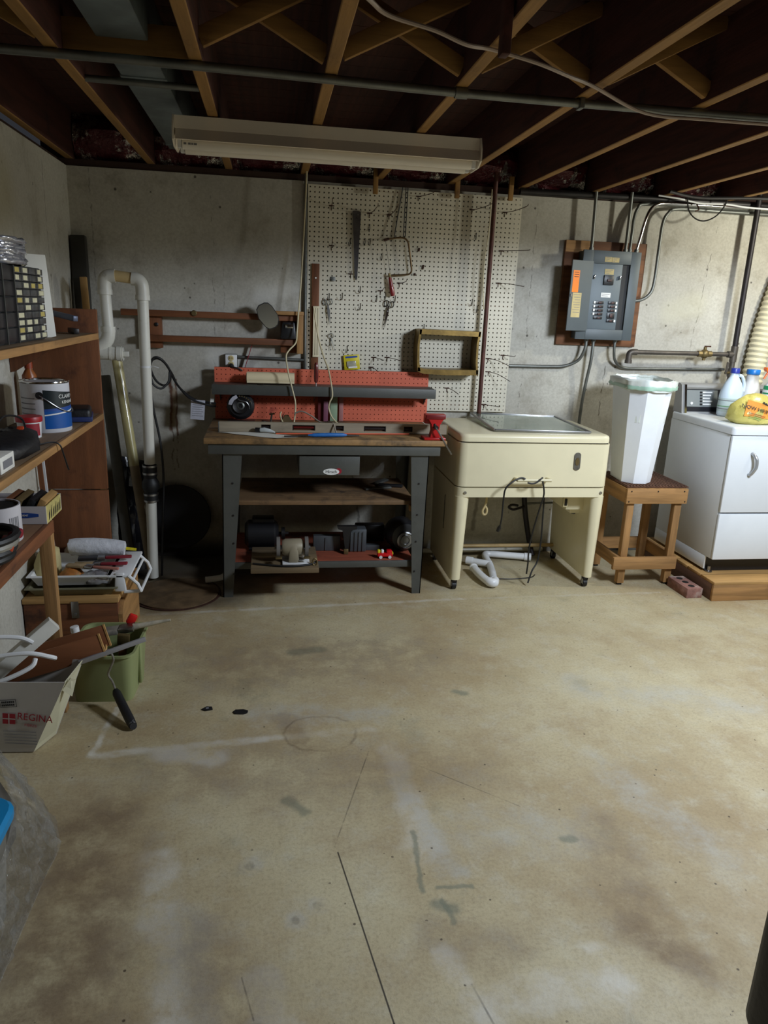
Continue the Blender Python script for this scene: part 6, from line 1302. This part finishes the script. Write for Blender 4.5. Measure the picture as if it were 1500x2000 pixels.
md = G().beam((-1.0, 2.36, .20), (-.74, 2.46, .415), .032, .05, .003).o('white_moulding', M('moulding', (200, 198, 190), .6, 0, .08)); tag(md, 'white painted moulding stick poking from the carton', 'moulding')
for k, pts in enumerate(([(-1.0, 2.35, .38), (-.93, 2.38, .40), (-.84, 2.4, .39), (-.80, 2.41, .365)], [(-1.0, 2.33, .32), (-.90, 2.35, .345), (-.80, 2.36, .35), (-.74, 2.38, .325), (-.73, 2.40, .31)], [(-.98, 2.31, .24), (-.86, 2.32, .28), (-.79, 2.34, .31), (-.78, 2.36, .33)])):
    c = G().tube(pts, .008, 8, 6).o('white_hose', 'white_plastic'); tag(c, ('white flexible hose loop rising highest above the carton', 'white flexible hose loop crossing in front of the moulding', 'white flexible hose loop lowest over the carton mouth')[k], 'hose', 'white hoses in the carton')
pr_ = T('paint_roller', 'paint roller frame with black handle resting against the tub', 'paint roller', (-.54, 2.52, 0))
W(G().tube([(-.495, 2.43, .017), (-.51, 2.455, .027), (-.55, 2.53, .05), (-.575, 2.575, .068), (-.582, 2.588, .073)], [.015, .017, .0165, .016, .011], 14), 'handle', M('handle_caked', (26, 26, 30), .45, 0, .1, 8, None, 0, 80, (170, 170, 170), 16, .62, .7), pr_)
W(G().lathe([(.0, 0), (.013, 0), (.013, .004), (.0, .004)], (-.4935, 2.427, .0165), 14, (PI/2-.3, 0, .5)), 'hang_hole', 'ink_black', pr_)
W(G().tube([(-.582, 2.588, .073), (-.592, 2.595, .105), (-.606, 2.596, .135), (-.596, 2.59, .165), (-.582, 2.588, .20), (-.588, 2.59, .225), (-.60, 2.60, .235), (-.62, 2.62, .23)], .0042, 8, 5), 'frame_rod', M('rod_caked', (150, 146, 138), .4, .6, .3, 30), pr_)
# white carton
ca = T('white_sack_carton', 'slumped white cardboard carton with red printed lettering on the floor', 'carton', (-.9, 2.42, 0))
M('carton_white', (186, 182, 178), .8, 0, .08, 4); M('carton_cream', (198, 194, 166), .8, 0, .06)
def quad(nm, mat, P, par=None):
    g = G(); P = [Vector(p) for p in P]; n = (P[1]-P[0]).cross(P[3]-P[0]).normalized()*.003
    g.quadmesh(P+[p-n for p in P], [(0, 1, 2, 3), (7, 6, 5, 4), (0, 4, 5, 1), (1, 5, 6, 2), (2, 6, 7, 3), (3, 7, 4, 0)]); return W(g, nm, mat, ca if par is None else par)
FA, FB, FC, FD = (-1.03, 2.33, .004), (-.80, 2.315, .004), (-.675, 2.30, .27), (-1.035, 2.31, .28)
front = quad('front_panel', 'carton_white', [FA, FB, FC, FD]); quad('side_panel', 'carton_cream', [FB, (-.755, 2.42, .004), (-.655, 2.46, .27), FC])
quad('back_panel', 'carton_white', [(-.755, 2.42, .004), (-1.03, 2.50, .004), (-1.035, 2.52, .27), (-.655, 2.46, .27)]); quad('bottom_panel', 'carton_white', [FA, (-1.03, 2.50, .004), (-.755, 2.42, .004), FB])
quad('left_panel', 'carton_white', [(-1.03, 2.50, .004), FA, FD, (-1.035, 2.52, .28)])
quad('torn_flap', 'carton_cream', [(-.69, 2.31, .235), (-.665, 2.33, .20), (-.65, 2.34, .26), (-.662, 2.32, .275)])
def cfr2(cx, cz, an):
    def f(u, v, w):
        x = cx+u*math.cos(an)-v*math.sin(an); z = cz+u*math.sin(an)+v*math.cos(an)
        q_ = z/.27; return (x, 2.33-.065*(x+1.03)*(1-q_)-.028*(x+1.035)*q_-.02*q_-w-.001, z)
    return f
lettering('REGINA', .038, 'ink_red', cfr2(-.783, .137, -.16), front, squash=.85)
lettering('FIBRES', .014, M('ink_pink', (170, 80, 90), .6), cfr2(-.80, .108, -.16), front)
G().prism([(-.02, -.02), (.02, -.02), (.02, .02), (-.02, .02)], cfr2(-.866, .137, -.1), .0008).o('red_square', 'ink_red', front)
for a, b in ((-.002, .0), (.0, -.002)): pass
G().prism([(-.0015, -.02), (.0015, -.02), (.0015, .02), (-.0015, .02)], lambda u, v, w: cfr2(-.866, .137, -.1)(u, v, w+.0008), .0004).o('square_gap', 'carton_white', front); G().prism([(-.02, -.0015), (.02, -.0015), (.02, .0015), (-.02, .0015)], lambda u, v, w: cfr2(-.866, .137, -.1)(u, v, w+.0008), .0004).o('square_gap', 'carton_white', front)
fs_ = cfr2(-.862, .196, .05)
for p in ([(-.026, .013), (.026, .013), (.026, .0145), (-.026, .0145)], [(-.026, -.0145), (.026, -.0145), (.026, -.013), (-.026, -.013)], [(-.026, -.0145), (-.0245, -.0145), (-.0245, .0145), (-.026, .0145)], [(.0245, -.0145), (.026, -.0145), (.026, .0145), (.0245, .0145)]): G().prism(p, fs_, .0008).o('stamp_border', 'ink_black', front)
for r_, zz in enumerate((.201, .190)):
    for k in range(7): G().prism([(-.021+.006*k, -.0035), (-.0165+.006*k, -.0035), (-.0165+.006*k, .0035-.001*(k % 2)), (-.021+.006*k, .0035)], cfr2(-.862, zz, .05), .0008).o('worn_print', 'ink_black', front)
for k in range(5): G().prism([(-.05, 0), (.055, 0), (.055, .0018), (-.05, .0018)], cfr2(-.84, .085-.012*k, -.08), .0006).o('printed_line', 'ink_grey', front)

# ================================================================== tote with plastic film at the lower left
to = T('storage_tote', 'storage tote with a bright blue lid at the lower left edge', 'tote', (-.83, 1.38, 0))
G().rings([rr_(.17, .26, .04, 0), rr_(.19, .285, .05, .27)]).o('tote_body', M('tote_grey', (140, 138, 132), .5, 0, .1), to, 30)
G().rings([rr_(.20, .296, .055, .262), rr_(.206, .302, .06, .27), rr_(.206, .302, .06, .288), rr_(.198, .294, .055, .298), rr_(.17, .266, .05, .30), rr_(.165, .26, .05, .292)]).o('lid', M('lid_blue', (10, 124, 178), .4, 0, .04), to, 30)
def film_mat():
    t = new_mat('clear_sheeting'); b = t.bsdf; v = t.coord(); n = t.noise(v, 14, 5, .7); n2 = t.noise(t.coord((1, 1, .25)), 30, 4, .7)
    t.link(t.mix(t.ramp(n.outputs[0], .3, .7), lin((150, 146, 136)), lin((176, 174, 168))), b.inputs['Base Color'])
    b.inputs['Roughness'].default_value = .09; t.link(t.ramp(n.outputs[0], .3, .7, .16, .4), b.inputs['Alpha']); t.bump(n2.outputs[0], .9, .03); MATS['film'] = t.m
film_mat()
tops = [(-.63, 1.0, .262), (-.617, 1.3, .255), (-.615, 1.5, .25), (-.64, 1.66, .26), (-.70, 1.79, .28), (-.77, 1.90, .31), (-.86, 1.98, .33), (-1.0, 2.05, .34)]
bots = [(-.61, 1.0, .002), (-.61, 1.3, .002), (-.606, 1.52, .002), (-.60, 1.72, .002), (-.595, 1.85, .004), (-.66, 1.97, .004), (-.80, 2.1, .004), (-.98, 2.2, .004)]
TT = catmull(tops, 6); BB = catmull(bots, 6); rnd = random.Random(21); vs = []; fs = []; NV = 12
for i in range(len(TT)):
    for j in range(NV+1):
        t_ = j/NV; p = TT[i].lerp(BB[i], t_); k = .012*math.sin(i*1.9+j*.7)+rnd.uniform(-.006, .006); bul = .03*math.sin(PI*t_)
        vs.append(p+Vector((k*.8+bul*.3, k*.5, 0)) if 0 < j < NV else p)
for i in range(len(TT)-1):
    for j in range(NV): a = i*(NV+1)+j; fs.append((a, a+1, a+NV+2, a+NV+1))
g = G(); g.quadmesh(vs, fs); bmesh.ops.solidify(g.bm, geom=list(g.bm.faces), thickness=.0012)
fo = g.o('plastic_film', 'film', None, 80); tag(fo, 'crumpled clear plastic sheeting wrapped around the storage tote', 'plastic sheet')
blob('filled_bag', 'grey filled bag under the clear sheeting beside the carton', 'bag', M('bag_grey', (96, 92, 86), .7, 0, .15, 8, None, .3, 20), [(.002, .14, .13, 0, 0), (.10, .15, .14, 0, 0), (.20, .12, .12, -.01, 0), (.27, .06, .06, -.02, 0), (.28, .02, .02, -.02, 0)], (-.86, 1.85, 0), .05, 31)

# small black chips on the bare floor
for k, (x, y, P) in enumerate(((-.241, 2.548, [(-.022, -.004), (-.006, -.016), (.02, -.008), (.016, .010), (-.004, .014)]), (-.115, 2.515, [(-.028, .0), (-.02, -.014), (.01, -.018), (.026, -.010), (.028, .004), (.01, .014), (-.02, .014)]))):
    th = T('floor_chip', ('small square black chip with a pale mark on the floor', 'oval black scrap lying on the bare floor')[k], 'scrap', (x, y, 0.0005)); G().prism(P, lambda u, v, w: (u, v, w), .004).o('chip_body', 'black_plastic', th)
    if k == 0: G().prism([(-.004, -.006), (.006, -.002), (.003, .006), (-.007, .003)], lambda u, v, w: (u, v, .004+w), .0006).o('pale_mark', 'ink_grey', th)
